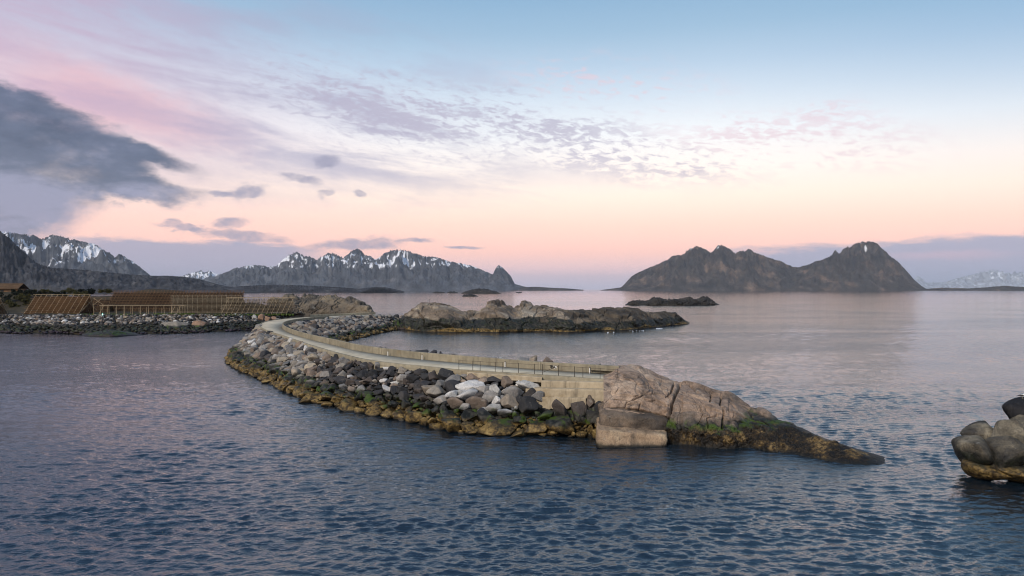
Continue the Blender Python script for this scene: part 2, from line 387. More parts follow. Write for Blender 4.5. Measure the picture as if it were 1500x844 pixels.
    for b, cl in (bank(90, 470, 356, 366, 5, lin(158, 160, 184), .88), bank(1040, 2400, 372, 338, 7, lin(146, 158, 186), .85)):
        sky = t.mix(b, sky, cl)
    gap = blob(1380, 374, 60, 5, 0, .8, .3)
    sky = t.mix(t.m('MULTIPLY', gap, .5), sky, lin(205, 175, 190))
    nish = t.node('ShaderNodeTexSky', sky_type='NISHITA'); nish.sun_disc = False
    nish.sun_elevation = SUN_EL; nish.sun_rotation = SUN_AZ
    # below the horizon (never seen: the sea covers it)
    sky = t.mix(t.ss(v, -.002, -.03), sky, lin(90, 100, 120))
    bg1 = t.node('ShaderNodeBackground'); bg2 = t.node('ShaderNodeBackground'); add = t.node('ShaderNodeAddShader'); out = t.node('ShaderNodeOutputWorld')
    t.put(bg1.inputs[0], sky); bg1.inputs[1].default_value = 1.0
    t.put(bg2.inputs[0], nish.outputs[0]); bg2.inputs[1].default_value = .004
    t.l.new(bg1.outputs[0], add.inputs[0]); t.l.new(bg2.outputs[0], add.inputs[1]); t.l.new(add.outputs[0], out.inputs[0])
build_sky()
W.cycles.sampling_method = 'MANUAL'; W.cycles.sample_map_resolution = 512
sun_d = bpy.data.lights.new('sun', 'SUN'); sun_d.energy = 2.85; sun_d.angle = math.radians(14); sun_d.color = (1., .88, .74)
sun = link(bpy.data.objects.new('sun', sun_d))
sd = Vector((math.sin(SUN_AZ)*math.cos(SUN_EL), math.cos(SUN_AZ)*math.cos(SUN_EL), math.sin(SUN_EL)))
sun.rotation_euler = sd.to_track_quat('Z', 'Y').to_euler(); sun.location = (0, -20, 60)

# ------------------------------------------------------------------ sea
def sea_mat():
    m, t = new_mat('sea_water'); P = pos(t)
    big = t.noise(t.scalev(P, (.0045, .010, 1.)), 1., 4, .6, 1.2)          # wind lanes
    lane = t.ss(big, .38, .62, .55, 1.15)
    n1 = t.noise(t.scalev(P, (2.0, 2.6, 1.)), 1., 3, .55)
    n2 = t.noise(t.scalev(P, (3.4, 5.2, 1.)), 1., 3, .6)
    n0 = t.noise(t.scalev(P, (.22, .42, 1.)), 1., 2, .5)
    h = t.m('ADD', t.m('ADD', t.m('MULTIPLY', n1, .084), t.m('ADD', t.m('MULTIPLY', n2, .048), t.m('MULTIPLY', t.noise(t.scalev(P, (8., 12., 1.)), 1., 2, .5), .012))), t.m('MULTIPLY', n0, .05))
    nrm = t.bump(t.m('MULTIPLY', h, lane), 1., 1.)
    t.finish(V4(.005, .012, .020), .05, nrm, .95, IOR=1.62)
    return m
def build_sea():
    ys = [14.]
    while ys[-1] < 340: ys.append(ys[-1]*1.0026)
    nf = len(ys)
    while ys[-1] < 90000: ys.append(ys[-1]*1.035)
    ys = np.array(ys)
    fine = np.linspace(-140, 1640, 860); side = np.array([60, 160, 320, 600, 1100, 2000, 4500])
    pxs = np.concatenate([(-140 - side)[::-1], fine, 1640 + side])
    Yg, Pg = np.meshgrid(ys, pxs, indexing='ij'); Xg = (Pg - CX)/F*Yg
    dy = np.gradient(ys)[:, None]; Zg = np.zeros_like(Xg)
    rg = np.random.default_rng(5)
    for k in range(72):
        lam = .22*(5.4*rg.random()**1.3 + 1.) if k > 4 else rg.uniform(3.5, 7.5); th = math.radians(101 if k % 3 else 74) + rg.normal(0, .43)
        kx, ky = math.cos(th)*2*np.pi/lam, math.sin(th)*2*np.pi/lam
        amp = .0084*lam*(.5 + rg.random())*(1 if k > 4 else .55)
        att = np.clip((lam - 2.6*dy)/(2.*dy + 1e-6), 0, 1)
        ph = kx*Xg + ky*Yg + rg.random()*6.28
        s = np.sin(ph)
        Zg += amp*att*(s + .25*np.cos(2*ph)*.8)
    mod = .72 + .85*fbm(np.stack([Xg/45, Yg/28, 0*Xg], -1), 3, 77)
    edge = sstep(-140, -100, Pg)*sstep(1640, 1600, Pg)*sstep(335, 230, Yg)
    Zg *= np.clip(mod, .3, 1.4)*edge*(1 - .55*sstep(42, 115, Yg))
    Vv = np.stack([Xg, Yg, Zg], -1).reshape(-1, 3)
    o = mesh_obj('sea', Vv, grid_faces(*Xg.shape)[:, ::-1].copy(), sea_mat())
    tag(o, 'rippled blue sea filling the bay and the open fjord', 'sea', kind='structure')
build_sea()

# ------------------------------------------------------------------ mountains
def mountain(name, prof, Y, depth, mat, label, cat='mountain', seed=1, jag=.008, snow=None, spur=.35, nx=460, ny=110, base_z=-2., sharp=.9, fx=1.):
    """ridge built at its own distance: profile gives the height of the crest, spurs and gullies run down both sides"""
    a = np.array(prof, float); px = np.linspace(a[0, 0], a[-1, 0], nx)
    Yr = Y + depth*.5
    x = (px - CX)/F*Yr; H = np.maximum((HY - interp(px, prof))/F*Yr + CAMH, 0.)
    Hm = H.max()
    H = H*(1 + jag*(4*fbm(np.stack([x/Hm*7*fx, 0*x, 0*x], -1), 5, seed + 50, .6) - 2.6*np.abs(fbm(np.stack([x/Hm*19*fx, 0*x, 0*x + 4], -1), 3, seed + 55, .6)) + .8)*np.clip(H/Hm*1.6, 0, 1))
    t = np.linspace(0, 1, ny); X, T = np.meshgrid(x, t, indexing='ij'); Yg = Y + T*depth
    XW = X*Yg/Yr
    q = np.stack([X/Hm*1.6*fx, Yg/Hm*1.1, 0*X], -1)
    warp = fbm(q*.8, 4, seed + 9)*Hm*.30*(1 - (1 - np.abs(2*T - 1)))
    Hx = np.interp(X + warp, x, H)
    cr = .5 + .16*fbm(np.stack([X/Hm*1.2, 0*X, 0*X], -1), 3, seed + 3)           # the crest wanders in depth
    s = np.where(T < cr, T/cr, (1 - T)/(1 - cr))
    shape = np.clip(s, 0, 1)**sharp
    r = ridged(q*1.5, 6, seed + 20)
    Z = Hx*shape*(1 - spur + spur*2*r*(1 - .5*shape)/(.6)) 
    Z = np.where(s > .97, Z, Z)
    Zs = Hm*(.036*fbm(q*5, 5, seed + 31, .6) + .05*(ridged(q*4.3 + 2, 4, seed + 41) - .5))*np.clip(s*4, 0, 1)*np.clip(Hx/Hm*2, 0, 1)
    Z = np.maximum(Z + Zs, base_z)*np.clip(s*30, 0, 1) + base_z*(1 - np.clip(s*30, 0, 1))
    sil = ((Z - CAMH)/Yg).max(1)*Yr + CAMH
    k = np.clip(H/np.maximum(sil, 1.), .3, 3.); kk = np.convolve(np.pad(k, 1, mode='edge'), np.ones(3)/3, 'valid')
    Z = np.where(Z > 0, Z*kk[:, None], Z)
    at = np.zeros_like(Z)
    if snow:
        lo, hi, amt = snow
        lap = np.zeros_like(Z)
        for w in (2, 5):
            lap += (np.roll(Z, w, 0) + np.roll(Z, -w, 0) - 2*Z)/w
        lap = lap/ (np.abs(lap).mean()*3 + 1e-6)
        at = sstep(lo, hi, Z/Hm)*(amt + .13*np.clip(lap, -1.5, 1.5) + .42*fbm(np.stack([X/Hm*4.2 + 1.2*fbm(q*3, 3, seed + 71), Yg/Hm*1.5, Z/Hm*3.], -1), 4, seed + 70, .6))
    V = np.stack([XW, Yg, Z], -1).reshape(-1, 3)
    o = mesh_obj(name, V, grid_faces(nx, ny), mat, attrs={'snow': at.ravel()})
    tag(o, label, cat, kind='structure'); return o
mountain('far_mountain', [(1290, 424), (1330, 414), (1345, 404), (1358, 414), (1385, 413), (1400, 408), (1425, 402), (1440, 398), (1455, 395), (1475, 400), (1500, 398), (1560, 404), (1640, 410), (1700, 420), (1760, 424)], 26000, 3500, MTN_HAZE_TINT,
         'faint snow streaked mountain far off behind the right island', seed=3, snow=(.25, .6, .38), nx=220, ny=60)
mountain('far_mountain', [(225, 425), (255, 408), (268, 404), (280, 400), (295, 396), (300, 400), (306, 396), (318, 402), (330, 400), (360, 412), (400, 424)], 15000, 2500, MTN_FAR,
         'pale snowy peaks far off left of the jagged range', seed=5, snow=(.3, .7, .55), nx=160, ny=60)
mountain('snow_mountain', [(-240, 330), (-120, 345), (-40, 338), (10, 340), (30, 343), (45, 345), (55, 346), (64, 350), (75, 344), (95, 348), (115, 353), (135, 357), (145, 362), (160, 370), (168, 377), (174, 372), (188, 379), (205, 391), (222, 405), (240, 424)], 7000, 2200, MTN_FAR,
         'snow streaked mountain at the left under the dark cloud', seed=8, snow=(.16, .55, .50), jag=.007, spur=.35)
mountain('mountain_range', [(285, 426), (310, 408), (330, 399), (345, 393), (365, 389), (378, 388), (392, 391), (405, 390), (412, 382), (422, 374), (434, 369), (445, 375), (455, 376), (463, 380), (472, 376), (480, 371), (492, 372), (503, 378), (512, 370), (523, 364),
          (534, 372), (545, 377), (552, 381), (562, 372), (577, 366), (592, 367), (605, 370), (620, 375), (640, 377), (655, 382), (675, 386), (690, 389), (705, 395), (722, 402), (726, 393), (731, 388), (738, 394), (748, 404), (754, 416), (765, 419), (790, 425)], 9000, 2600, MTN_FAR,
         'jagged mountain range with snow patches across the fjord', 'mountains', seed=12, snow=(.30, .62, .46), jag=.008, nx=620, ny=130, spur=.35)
mountain('mountain_island', [(880, 425), (910, 421), (918, 413), (925, 405), (937, 398), (955, 391), (970, 384), (985, 376), (1003, 371), (1010, 364), (1022, 360.5), (1032, 366), (1041, 369), (1048, 365), (1058, 357), (1067, 364), (1078, 371), (1086, 368), (1096, 365), (1108, 371), (1125, 377), (1145, 384), (1160, 390), (1168, 392),
          (1185, 387), (1200, 382), (1215, 376), (1224, 367), (1230, 372), (1240, 362), (1254, 357), (1264, 354), (1276, 355), (1285, 357), (1297, 368), (1310, 380), (1325, 393), (1340, 411), (1350, 419), (1360, 425)], 8500, 2300, MTN_ISLAND,
         'dark double peaked mountain island on the right of the horizon', 'island', seed=21, snow=(.62, .95, .26), jag=.011, nx=620, ny=130, spur=.30)
mountain('hill', [(-200, 300), (-60, 322), (0, 338), (12, 347), (25, 360), (40, 374), (55, 386), (75, 392), (100, 394), (130, 396), (160, 399), (190, 402), (225, 404), (250, 404), (275, 406), (292, 409), (310, 414), (330, 419), (350, 422), (380, 426)], 2600, 900, HILL,
         'dark heath hillside rising to the left edge of the picture', 'hill', seed=31, jag=.006, spur=.22, sharp=.75, fx=2.)
mountain('low_headland', [(300, 427), (340, 420), (370, 418.5), (400, 417), (430, 417.5), (460, 419), (500, 421), (525, 423), (535, 422), (550, 420.5), (565, 421), (580, 424), (592, 427)], 3300, 300, HILL,
         'low dark headland lying along the far side of the sound', 'headland', seed=35, jag=.02, spur=.2, sharp=.6, ny=50, fx=.6)
mountain('low_island', [(745, 424.5), (765, 421), (785, 420), (805, 421.5), (830, 422.5), (855, 424.6)], 9000, 400, MTN_ISLAND, 'low dark island at the right foot of the jagged range', 'island', seed=37, ny=30, nx=100)
mountain('low_island', [(1330, 425), (1380, 421.5), (1420, 422.5), (1450, 420.5), (1472, 418.5), (1490, 420), (1530, 421), (1600, 425)], 8200, 500, MTN_ISLAND, 'low dark island right of the mountain island', 'island', seed=39, ny=30, nx=120)

# ------------------------------------------------------------------ lofted rock bodies
def seg_dist(px, py, line):
    d = np.full(px.shape, 1e9)
    for (x0, y0), (x1, y1) in zip(line[:-1], line[1:]):
        dx, dy = x1 - x0, y1 - y0
        t = np.clip(((px - x0)*dx + (py - y0)*dy)/(dx*dx + dy*dy), 0, 1)
        d = np.minimum(d, np.hypot(px - x0 - t*dx, py - y0 - t*dy))
    return d
def loft_rock(name, front, top, z0, ridge, back, mat, parent=None, nx=400, nf=90, nb=30, e=.75, toe=None, slab=(4., .5, .25), amp=.25, seed=1, cracks=(), rot=25, fold=None, tfade=.04, fa=1.):
    """front / top: [(px, py)] rows where the foot (height z0) and the crest are seen; ridge: metres from foot to crest, back: from crest to the far foot"""
    p0, p1 = max(front[0][0], top[0][0]), min(front[-1][0], top[-1][0])
    px = np.linspace(p0, p1, nx)
    fy = smooth_interp(px, front); ty = smooth_interp(px, top)
    FY = (CAMH - z0)*F/(fy - HY)
    rd = interp(px, ridge) if not np.isscalar(ridge) else np.full(nx, ridge)
    TY = FY + rd
    TZ = np.maximum(CAMH - (ty - HY)/F*TY, z0 - .5)
    a = np.linspace(0, 1, nf)**.9*np.pi/2; b = np.linspace(0, 1, nb + 1)[1:]*np.pi/2
    E = interp(px, e) if not np.isscalar(e) else np.full(nx, e)
    sa, ca = np.sin(a), np.cos(a)
    zf = z0 + (TZ - z0)[:, None]*sa[None]**E[:, None]; yf = FY[:, None] + rd[:, None]*(1 - ca[None]**E[:, None])
    if toe is not None:
        k = interp(px, toe)[:, None]
        zz = (np.linspace(0, 1, nf)[None])
        zt = z0 + (TZ - z0)[:, None]*(zz*.55 + .45*zz**2.2); yt = FY[:, None] + rd[:, None]*zz
        zf = zf*(1 - k) + zt*k; yf = yf*(1 - k) + yt*k
    bk = interp(px, back) if not np.isscalar(back) else np.full(nx, back)
    zb = z0 + (TZ - z0)[:, None]*np.cos(b)[None]**.8; yb = TY[:, None] + bk[:, None]*np.sin(b)[None]
    Z = np.concatenate([np.full((nx, 1), z0 - 2.5), zf, zb, np.full((nx, 1), z0 - 2.5)], 1)
    Y = np.concatenate([FY[:, None] - .3, yf, yb, (TY + bk)[:, None] + .5], 1)
    X = (px[:, None] - CX)/F*Y
    Vg = np.stack([X, Y, Z], -1)
    du = np.gradient(Vg, axis=0); dv = np.gradient(Vg, axis=1); N = np.cross(du, dv); N /= np.linalg.norm(N, axis=-1, keepdims=True) + 1e-9
    size, blk, crk = slab
    r = math.radians(rot); c, s_ = math.cos(r), math.sin(r)
    Q = np.stack([X*c + Z*s_, Y*.8, (-X*s_ + Z*c)*1.7], -1)/size
    Q = Q + .22*np.stack([fbm(Q*1.3, 3, seed), fbm(Q*1.3 + 9, 3, seed + 1), fbm(Q*1.3 + 5, 3, seed + 2)], -1)
    f1, f2, idv = voro(Q, seed)
    g1, g2, idw = voro(Q*2.6 + 4.1, seed + 5)
    D = (idv - .5)*blk*sstep(0, .16, f2 - f1) - crk*np.exp(-((f2 - f1)/.06)**2) + (idw - .5)*blk*.35*sstep(0, .14, g2 - g1) - crk*.4*np.exp(-((g2 - g1)/.06)**2)
    D += amp*fbm(Vg/ (size*.9), 5, seed + 11, .55) + amp*.16*fa*ridged(Vg/.55, 3, seed + 14)
    ppx, ppy = proj(Vg)
    front_side = np.zeros(Z.shape, bool); front_side[:, :nf + 3] = True
    for line, w, dep in cracks:
        wob = .9*fbm(np.stack([ppx/14, ppy/14, 0*ppx], -1), 3, seed + 40)
        dd = seg_dist(ppx + wob, ppy + wob*.7, line)
        D -= np.where(front_side, 1.45*dep*np.exp(-(dd/w)**2), 0)
    if fold is not None: D += fold(ppx, ppy, Vg, front_side)
    ends = np.clip(np.minimum(np.arange(nx), np.arange(nx)[::-1])/(nx*tfade + 1e-6), 0, 1)[:, None]
    low = sstep(z0 - .3, z0 + .8, Z)*.8 + .2
    D = D*np.clip((TZ - z0)[:, None]/2.5, .12, 1)*(.25 + .75*ends)*low
    Vg = Vg + N*D[..., None]*1.
    return mesh_obj(name, Vg.reshape(-1, 3), grid_faces(*Z.shape), mat, parent)

# the low islet behind the breakwater
def islet(name, loc, label, cat, **kw):
    r = empty(name, loc); o = loft_rock(parent=r, **kw); rehome(r); tag(r, label, cat); return r
isl_front = [(566, 478), (585, 481), (600, 484), (650, 487), (700, 487.5), (750, 486.5), (800, 485.5), (830, 487), (870, 485), (930, 483), (962, 479.5), (985, 477), (1010, 475)]
isl_top = [(566, 474), (580, 470), (592, 462), (605, 452), (614, 447.5), (632, 446), (652, 447), (666, 452), (676, 456.5), (690, 454.5), (703, 455.5), (712, 449), (723, 445.5), (738, 445.5), (748, 449), (754, 451.5), (763, 446.5), (780, 445.5), (797, 445.2), (812, 448.5), (832, 453), (850, 456.5), (868, 456), (882, 454), (897, 451.5), (918, 450.5), (934, 452), (944, 456), (970, 455.5), (980, 458), (992, 459.5), (1000, 467), (1010, 474)]
ROCK_ISLET_DARK = rock_mat('dark_granite_islet', V4(.020, .019, .018), V4(.070, .058, .045), V4(.17, .14, .105), .7, weed=(.75, 3.), bumpd=.10, green=.1, streak=.7, wvar=4.)
isl = empty('rocky_islet', tuple(gp(760, 487, 0))); tag(isl, 'long low granite islet with pale humps behind the breakwater', 'islet')
def cutp(pts, a, b): return [(float(x), float(smooth_interp(x, pts))) for x in np.arange(a, b + 1, 4)]
rp = [(566, 5), (620, 22), (700, 20), (780, 26), (900, 24), (985, 14), (1010, 3)]
lt = [(x, y + max(0, (x - 815)/45)**2*26) for x, y in cutp(isl_top, 566, 862)]
loft_rock('rock_body', cutp(isl_front, 566, 862), lt, 0., rp, 16., ROCK_ISLET, isl, nx=620, nf=110, e=1., slab=(12., 2.2, 1.0), amp=.4, seed=61, rot=-34, fa=.5)
rt = [(x, y + max(0, (850 - x)/85)**1.3*28) for x, y in cutp(isl_top, 766, 1010)]
rf = [(x, y + .6*max(0, (880 - x)/114)) for x, y in cutp(isl_front, 766, 1010)]
loft_rock('rock_body', rf, rt, 0., [(766, 12), (850, 20), (900, 24), (985, 14), (1010, 3)], 16., ROCK_ISLET_DARK, isl, nx=520, nf=100, e=.95, slab=(8., 1.6, .8), amp=.5, seed=67, rot=-28)['label'] = 'dark brown right half of the islet'
rehome(isl)
o = loft_rock('rocky_islet', [(558, 480), (575, 482), (600, 483.5), (625, 484.5)], [(558, 466), (566, 464), (574, 468), (590, 473), (605, 477), (625, 481)], 0., 6., 5., FARRUBBLE if False else rock_mat('green_weed_rock', V4(.03, .03, .025), V4(.09, .085, .07), V4(.2, .18, .15), .6, weed=(.8, 4.), green=1.3, weedcol=.4), nx=140, nf=40, slab=(2.2, .9, .4), amp=.6, seed=63)
tag(o, 'small weed covered rocks joining the islet to the rubble bank', 'rocks')
o = loft_rock('skerry', [(916, 447.2), (950, 447.5), (1000, 447.8), (1054, 447)], [(916, 446), (928, 442), (940, 441), (950, 440.5), (957, 437), (965, 438.5), (975, 440.5), (990, 439), (1000, 438.8), (1008, 437), (1016, 440), (1028, 436.5), (1034, 437.5), (1042, 442), (1054, 446.2)], 0., 18., 15., ROCK_DARK, nx=300, nf=40, slab=(9., 3., 1.2), amp=1.6, seed=65)
tag(o, 'long black skerry in open water right of the islet', 'skerry')
for k, (fr, tp, lb) in enumerate([
    ([(676, 430.3), (734, 430.3)], [(676, 429.5), (685, 426), (695, 423.6), (707, 423), (718, 425), (728, 428), (734, 429.8)], 'small black humped skerry near the horizon, largest of the distant rocks'),
    ([(677, 434.6), (700, 434.6)], [(677, 433.8), (681, 431.5), (688, 431), (694, 432.5), (700, 434)], 'tiny black rock just in front of the humped distant skerry'),
    ([(633, 429.4), (652, 429.4)], [(633, 429), (640, 427.6), (646, 427.8), (652, 429)], 'tiny flat rock, leftmost in the far row by the horizon'),
    ([(654, 429.4), (671, 429.4)], [(654, 429), (661, 427.4), (666, 427.6), (671, 429)], 'tiny flat rock immediately left of the humped distant skerry'),
    ([(755, 429.2), (765, 429.2)], [(755, 428.8), (760, 428), (765, 428.8)], 'tiny flat rock right of the humped distant skerry'),
    ([(527, 429.3), (592, 428.8)], [(527, 428.5), (540, 423.5), (552, 421.5), (566, 422.5), (580, 426.5), (592, 428.5)], 'dark low knob at the tip of the low far headland')]):
    o = loft_rock('skerry', fr, tp, 0., 30., 25., ROCK_DARK, nx=80, nf=20, nb=12, slab=(14., 3., 1.), amp=1.2, seed=70 + k)
    tag(o, lb, 'skerry')

# ------------------------------------------------------------------ breakwater: curves
DZ = 5.0
def chain(pts, z): return np.array([gp(x, y, z) for x, y in pts])
def resample(P, n):
    P = np.asarray(P); d = np.r_[0, np.cumsum(np.linalg.norm(np.diff(P, axis=0), axis=1))]
    m = np.stack([smooth_interp(np.linspace(0, d[-1], n), np.stack([d, P[:, k]], 1)) for k in range(3)], 1)
    return m
OUT_PX = [(905, 558.5), (860, 555.5), (792, 550.5), (730, 546.8), (667, 542.6), (618, 537.5), (576, 533.6), (533, 527.5), (501, 520), (459, 508), (416, 493), (389, 484), (380, 478.5), (382, 474), (395, 470), (430, 466), (480, 463.2), (550, 460.5)]
INN_PX = [(908, 549), (860, 546), (792, 542), (741, 537.5), (691, 533), (667, 531), (618, 526.5), (560, 519.5), (533, 515.5), (491, 506), (448, 495.5), (425, 487.8), (413.5, 480.5), (417, 476), (432, 472.3), (460, 468.8), (500, 465.3), (552, 462)]
OUT = chain(OUT_PX, DZ); INN = chain(INN_PX, DZ)
NS = 240
OUTR = resample(OUT, NS); INNR = resample(INN, NS)
# road slab
prof_out = OUTR + 0; dirv = OUTR - INNR; dirv[:, 2] = 0; dirv /= np.linalg.norm(dirv, axis=1, keepdims=True)
low = OUTR + dirv*.02; low = low*[1, 1, 0] + [0, 0, DZ - .95]
V = np.stack([INNR - dirv*.9 - [0, 0, .6], INNR - dirv*.9, OUTR, low], 1)
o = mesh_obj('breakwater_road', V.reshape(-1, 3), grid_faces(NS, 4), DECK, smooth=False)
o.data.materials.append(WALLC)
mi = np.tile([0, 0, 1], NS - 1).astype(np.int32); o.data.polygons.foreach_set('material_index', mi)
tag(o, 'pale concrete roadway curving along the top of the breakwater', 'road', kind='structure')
# joints across the road: thin dark expansion strips are left to the concrete; kerb line on the outer edge
V = []
kin = OUTR - dirv*.34
k = slice(0, 232)
V = np.stack([kin[k] + [0, 0, .004], kin[k] + [0, 0, .11], OUTR[k] + [0, 0, .11] + dirv[k]*.03, OUTR[k] + dirv[k]*.03 - [0, 0, .35]], 1)
o = mesh_obj('road_kerb', V.reshape(-1, 3), grid_faces(232, 4), WALLC, smooth=False)
tag(o, 'low tan concrete kerb along the outer edge of the roadway', 'kerb', kind='structure')

# parapet wall: panels with open joints
par = empty('parapet_wall', tuple(INNR[0]))
tag(par, 'tan concrete parapet wall following the inner edge of the roadway', 'parapet')
cum = np.r_[0, np.cumsum(np.linalg.norm(np.diff(INNR, axis=0), axis=1))]
ipx, _ = proj(INNR)
def panel(s0, s1, name='wall_panel', z0=0., z1=.88, thick=.5, front=0., n=None):
    n = n or max(3, int((s1 - s0)/1.5)); s = np.linspace(s0, s1, n)
    C = np.stack([np.interp(s, cum, INNR[:, k]) for k in range(3)], 1); D_ = np.stack([np.interp(s, cum, dirv[:, k]) for k in range(3)], 1)
    f = C + D_*front; b = C - D_*thick
    ring = [f + [0, 0, z0], f + [0, 0, z1 - .04], f - D_*.04 + [0, 0, z1], b + D_*.04 + [0, 0, z1], b + [0, 0, z1 - .04], b + [0, 0, z0]]
    Vv = np.stack(ring + [ring[0]], 1); m_ = n*7
    fc = grid_faces(n, 7).tolist() + [tuple(range(5, -1, -1)), tuple((n - 1)*7 + i for i in range(6))]
    return mesh_obj(name, Vv.reshape(-1, 3), [tuple(q) for q in fc], WALLC, par, smooth=False)
def s_at(px): 
    i = np.argmin(np.abs(ipx[:150] - px)); return cum[i]
cuts = [s_at(908), s_at(868), s_at(792), s_at(691), s_at(618), s_at(560), s_at(505), s_at(462), s_at(432)]
cuts += [cuts[-1] + 12*i for i in range(1, 8)]
panel(cuts[0] + .1, cuts[1] - .03, 'wall_lip', .34, .90, .5, .28); panel(cuts[0] - .4, cuts[1] - .03, 'wall_base', 0., .34, .45, -.12)
for a, b in zip(cuts[1:-1], cuts[2:]): panel(a + .035, b - .035)
# faint painted scrawl on the panel right of the joint
scr = MB(); scw = MB()
sg = s_at(808); Cg = np.array([np.interp(sg, cum, INNR[:, k]) for k in range(3)]); Dg = np.array([np.interp(sg, cum, dirv[:, k]) for k in range(3)]); Tg = np.array([Dg[1], -Dg[0], 0]); 
if Tg[0] < 0: Tg = -Tg
def stroke(mb, x0, z0, x1, z1, w=.05):
    a = Cg + Tg*x0 + Dg*.012 + [0, 0, z0]; b = Cg + Tg*x1 + Dg*.012 + [0, 0, z1]
    d = (b - a)/np.linalg.norm(b - a); nn = np.cross(d, Dg)*w; dd = Dg*.008
    mb.hexa([a - nn, b - nn, b + nn, a + nn, a - nn - dd, b - nn - dd, b + nn - dd, a + nn - dd])
for q in [(-.5, .55, -.2, .56), (-.36, .55, -.38, .30), (-.14, .50, -.14, .32), (.0, .32, .02, .52), (.4, .55, .30, .42), (.30, .42, .46, .30), (.5, .34, .52, .52)]: stroke(scr, *q)
for q in [(-.1, .54, .06, .53), (-.02, .30, .10, .31), (.14, .32, .16, .54), (.18, .43, .28, .53), (.18, .42, .30, .31)]: stroke(scw, *q, w=.045)
scr.build('painted_scrawl', STEEL, par); scw.build('painted_scrawl', WHITE, par)
rehome(par)

# ------------------------------------------------------------------ breakwater: outer slope
WAT_PX = [(884, 646), (856, 640), (830, 640), (802, 639), (741, 638), (689, 636), (650, 630), (618, 622), (576, 613), (533, 605), (501, 599), (469, 592), (439, 582), (420, 575), (400, 564), (375, 553), (352, 543), (338, 535), (336, 526), (341, 517), (355, 508), (380, 494), (398, 486), (425, 481), (455, 478)]
WAT = resample(chain(WAT_PX, 0.), NS)
def outer_w(i):  # matching by angle: use deck edge points 0..180 for the water curve
    return i
mo = int(NS*1.0)
# deck edge part that faces this water: from the near end round the bend
co = np.r_[0, np.cumsum(np.linalg.norm(np.diff(OUTR, axis=0), axis=1))]
opx, opy = proj(OUTR)
bend_i = int(np.argmin(np.abs(opx - 379) + 50*(np.arange(NS) < 60)))
# piecewise matching of landmarks (water index <-> deck index)
wpx, wpy = proj(WAT)
def widx(px, py): return int(np.argmin(np.hypot(wpx - px, wpy - py)))
def oidx(px, py): return int(np.argmin(np.hypot(opx - px, opy - py)))
lm = [((884, 646), (905, 558.5)), ((741, 638), (745, 547.5)), ((618, 622), (625, 538)), ((501, 599), (533, 527.5)), ((420, 575), (459, 508)), ((352, 543), (410, 491)), ((338, 530), (389, 484)), ((355, 508), (380, 478.5)), ((398, 486), (383, 473.5)), ((455, 478), (430, 466))]
wi = np.array([widx(*a) for a, b in lm]); oi_ = np.array([oidx(*b) for a, b in lm])
tt = np.linspace(0, 1, 260); lk = np.linspace(0, 1, len(lm))
ws = np.interp(tt, lk, wi); os_ = np.interp(tt, lk, oi_)
pick = lambda arr, s: np.stack([np.interp(s, np.arange(len(arr)), arr[:, k]) for k in range(3)], 1)
SW = pick(WAT, ws); SO = pick(OUTR, os_)*[1, 1, 0] + [0, 0, 4.35]
TS = np.linspace(0, 1, 60)
SLOPE = SW[:, None]*(1 - TS[None, :, None]) + SO[:, None]*TS[None, :, None]
SLOPE[..., 2] += .35*np.sin(np.pi*TS)[None]
spx, spy = proj(SLOPE)
sn = np.cross(np.gradient(SLOPE, axis=0), np.gradient(SLOPE, axis=1)); sn /= np.linalg.norm(sn, axis=-1, keepdims=True); sn *= np.sign(sn[..., 2:3])
core = SLOPE - sn*.75
core = np.concatenate([(core[:, :1] - (SO - SW)[:, None]*.3) - [0, 0, 2.], core], 1)
core += .25*fbm(core/1.1, 3, 5)[..., None]*[0, 0, 1]
o = mesh_obj('breakwater_embankment', core.reshape(-1, 3), grid_faces(*core.shape[:2]), CORE)
tag(o, 'dark rubble core of the breakwater under its boulders', 'embankment', kind='structure')
# inner side of the breakwater (lagoon)
LAG_PX = [(905, 562), (792, 556), (691, 549), (618, 541), (560, 532), (533, 527), (505, 519), (480, 509.5), (490, 504), (516, 497.5), (544, 490.5), (574, 484.5), (590, 480), (600, 475)]
# hidden foot: about 9 m behind the inner edge
il = INNR - dirv*9.; il[:, 2] = 0
ipx2, ipy2 = proj(INNR)
vis = chain([(505, 502), (516, 498), (530, 494.5), (544, 490.5), (560, 487.5), (574, 484.5), (588, 480.5), (604, 477)], 0.)
n_par = int(np.argmin(np.hypot(ipx2 - 516, ipy2 - 512)))
LAG = np.concatenate([il[:n_par:6], vis]); LAG = resample(LAG, 200)
IB = np.concatenate([INNR[:n_par:6] - dirv[:n_par:6]*.5, [INNR[int(np.argmin(np.hypot(ipx2 - a, ipy2 - b)))] for a, b in ((460, 498.5), (425, 487.8), (413.5, 480.5), (420, 475), (440, 471.2), (470, 467.8), (510, 464.6), (552, 462))]]); IB = resample(IB, 200)
IB[:, 2] = DZ - .45
TI = np.linspace(0, 1, 40)
INS = LAG[:, None]*(1 - TI[None, :, None]) + IB[:, None]*TI[None, :, None]
crown = sstep(120, 150, np.arange(200))[:, None]*np.sin(np.pi*TI**.7)[None]*1.5
INS[..., 2] += .3*np.sin(np.pi*TI)[None] + crown
inn = np.cross(np.gradient(INS, axis=0), np.gradient(INS, axis=1)); inn /= np.linalg.norm(inn, axis=-1, keepdims=True); inn *= np.sign(inn[..., 2:3])
ic = INS - inn*.6
ic = np.concatenate([(ic[:, :1] - (IB - LAG)[:, None]*.25) - [0, 0, 2.], ic], 1)
o = mesh_obj('lagoon_embankment', ic.reshape(-1, 3), grid_faces(*ic.shape[:2]), CORE)
tag(o, 'rubble bank on the lagoon side of the roadway', 'embankment', kind='structure')

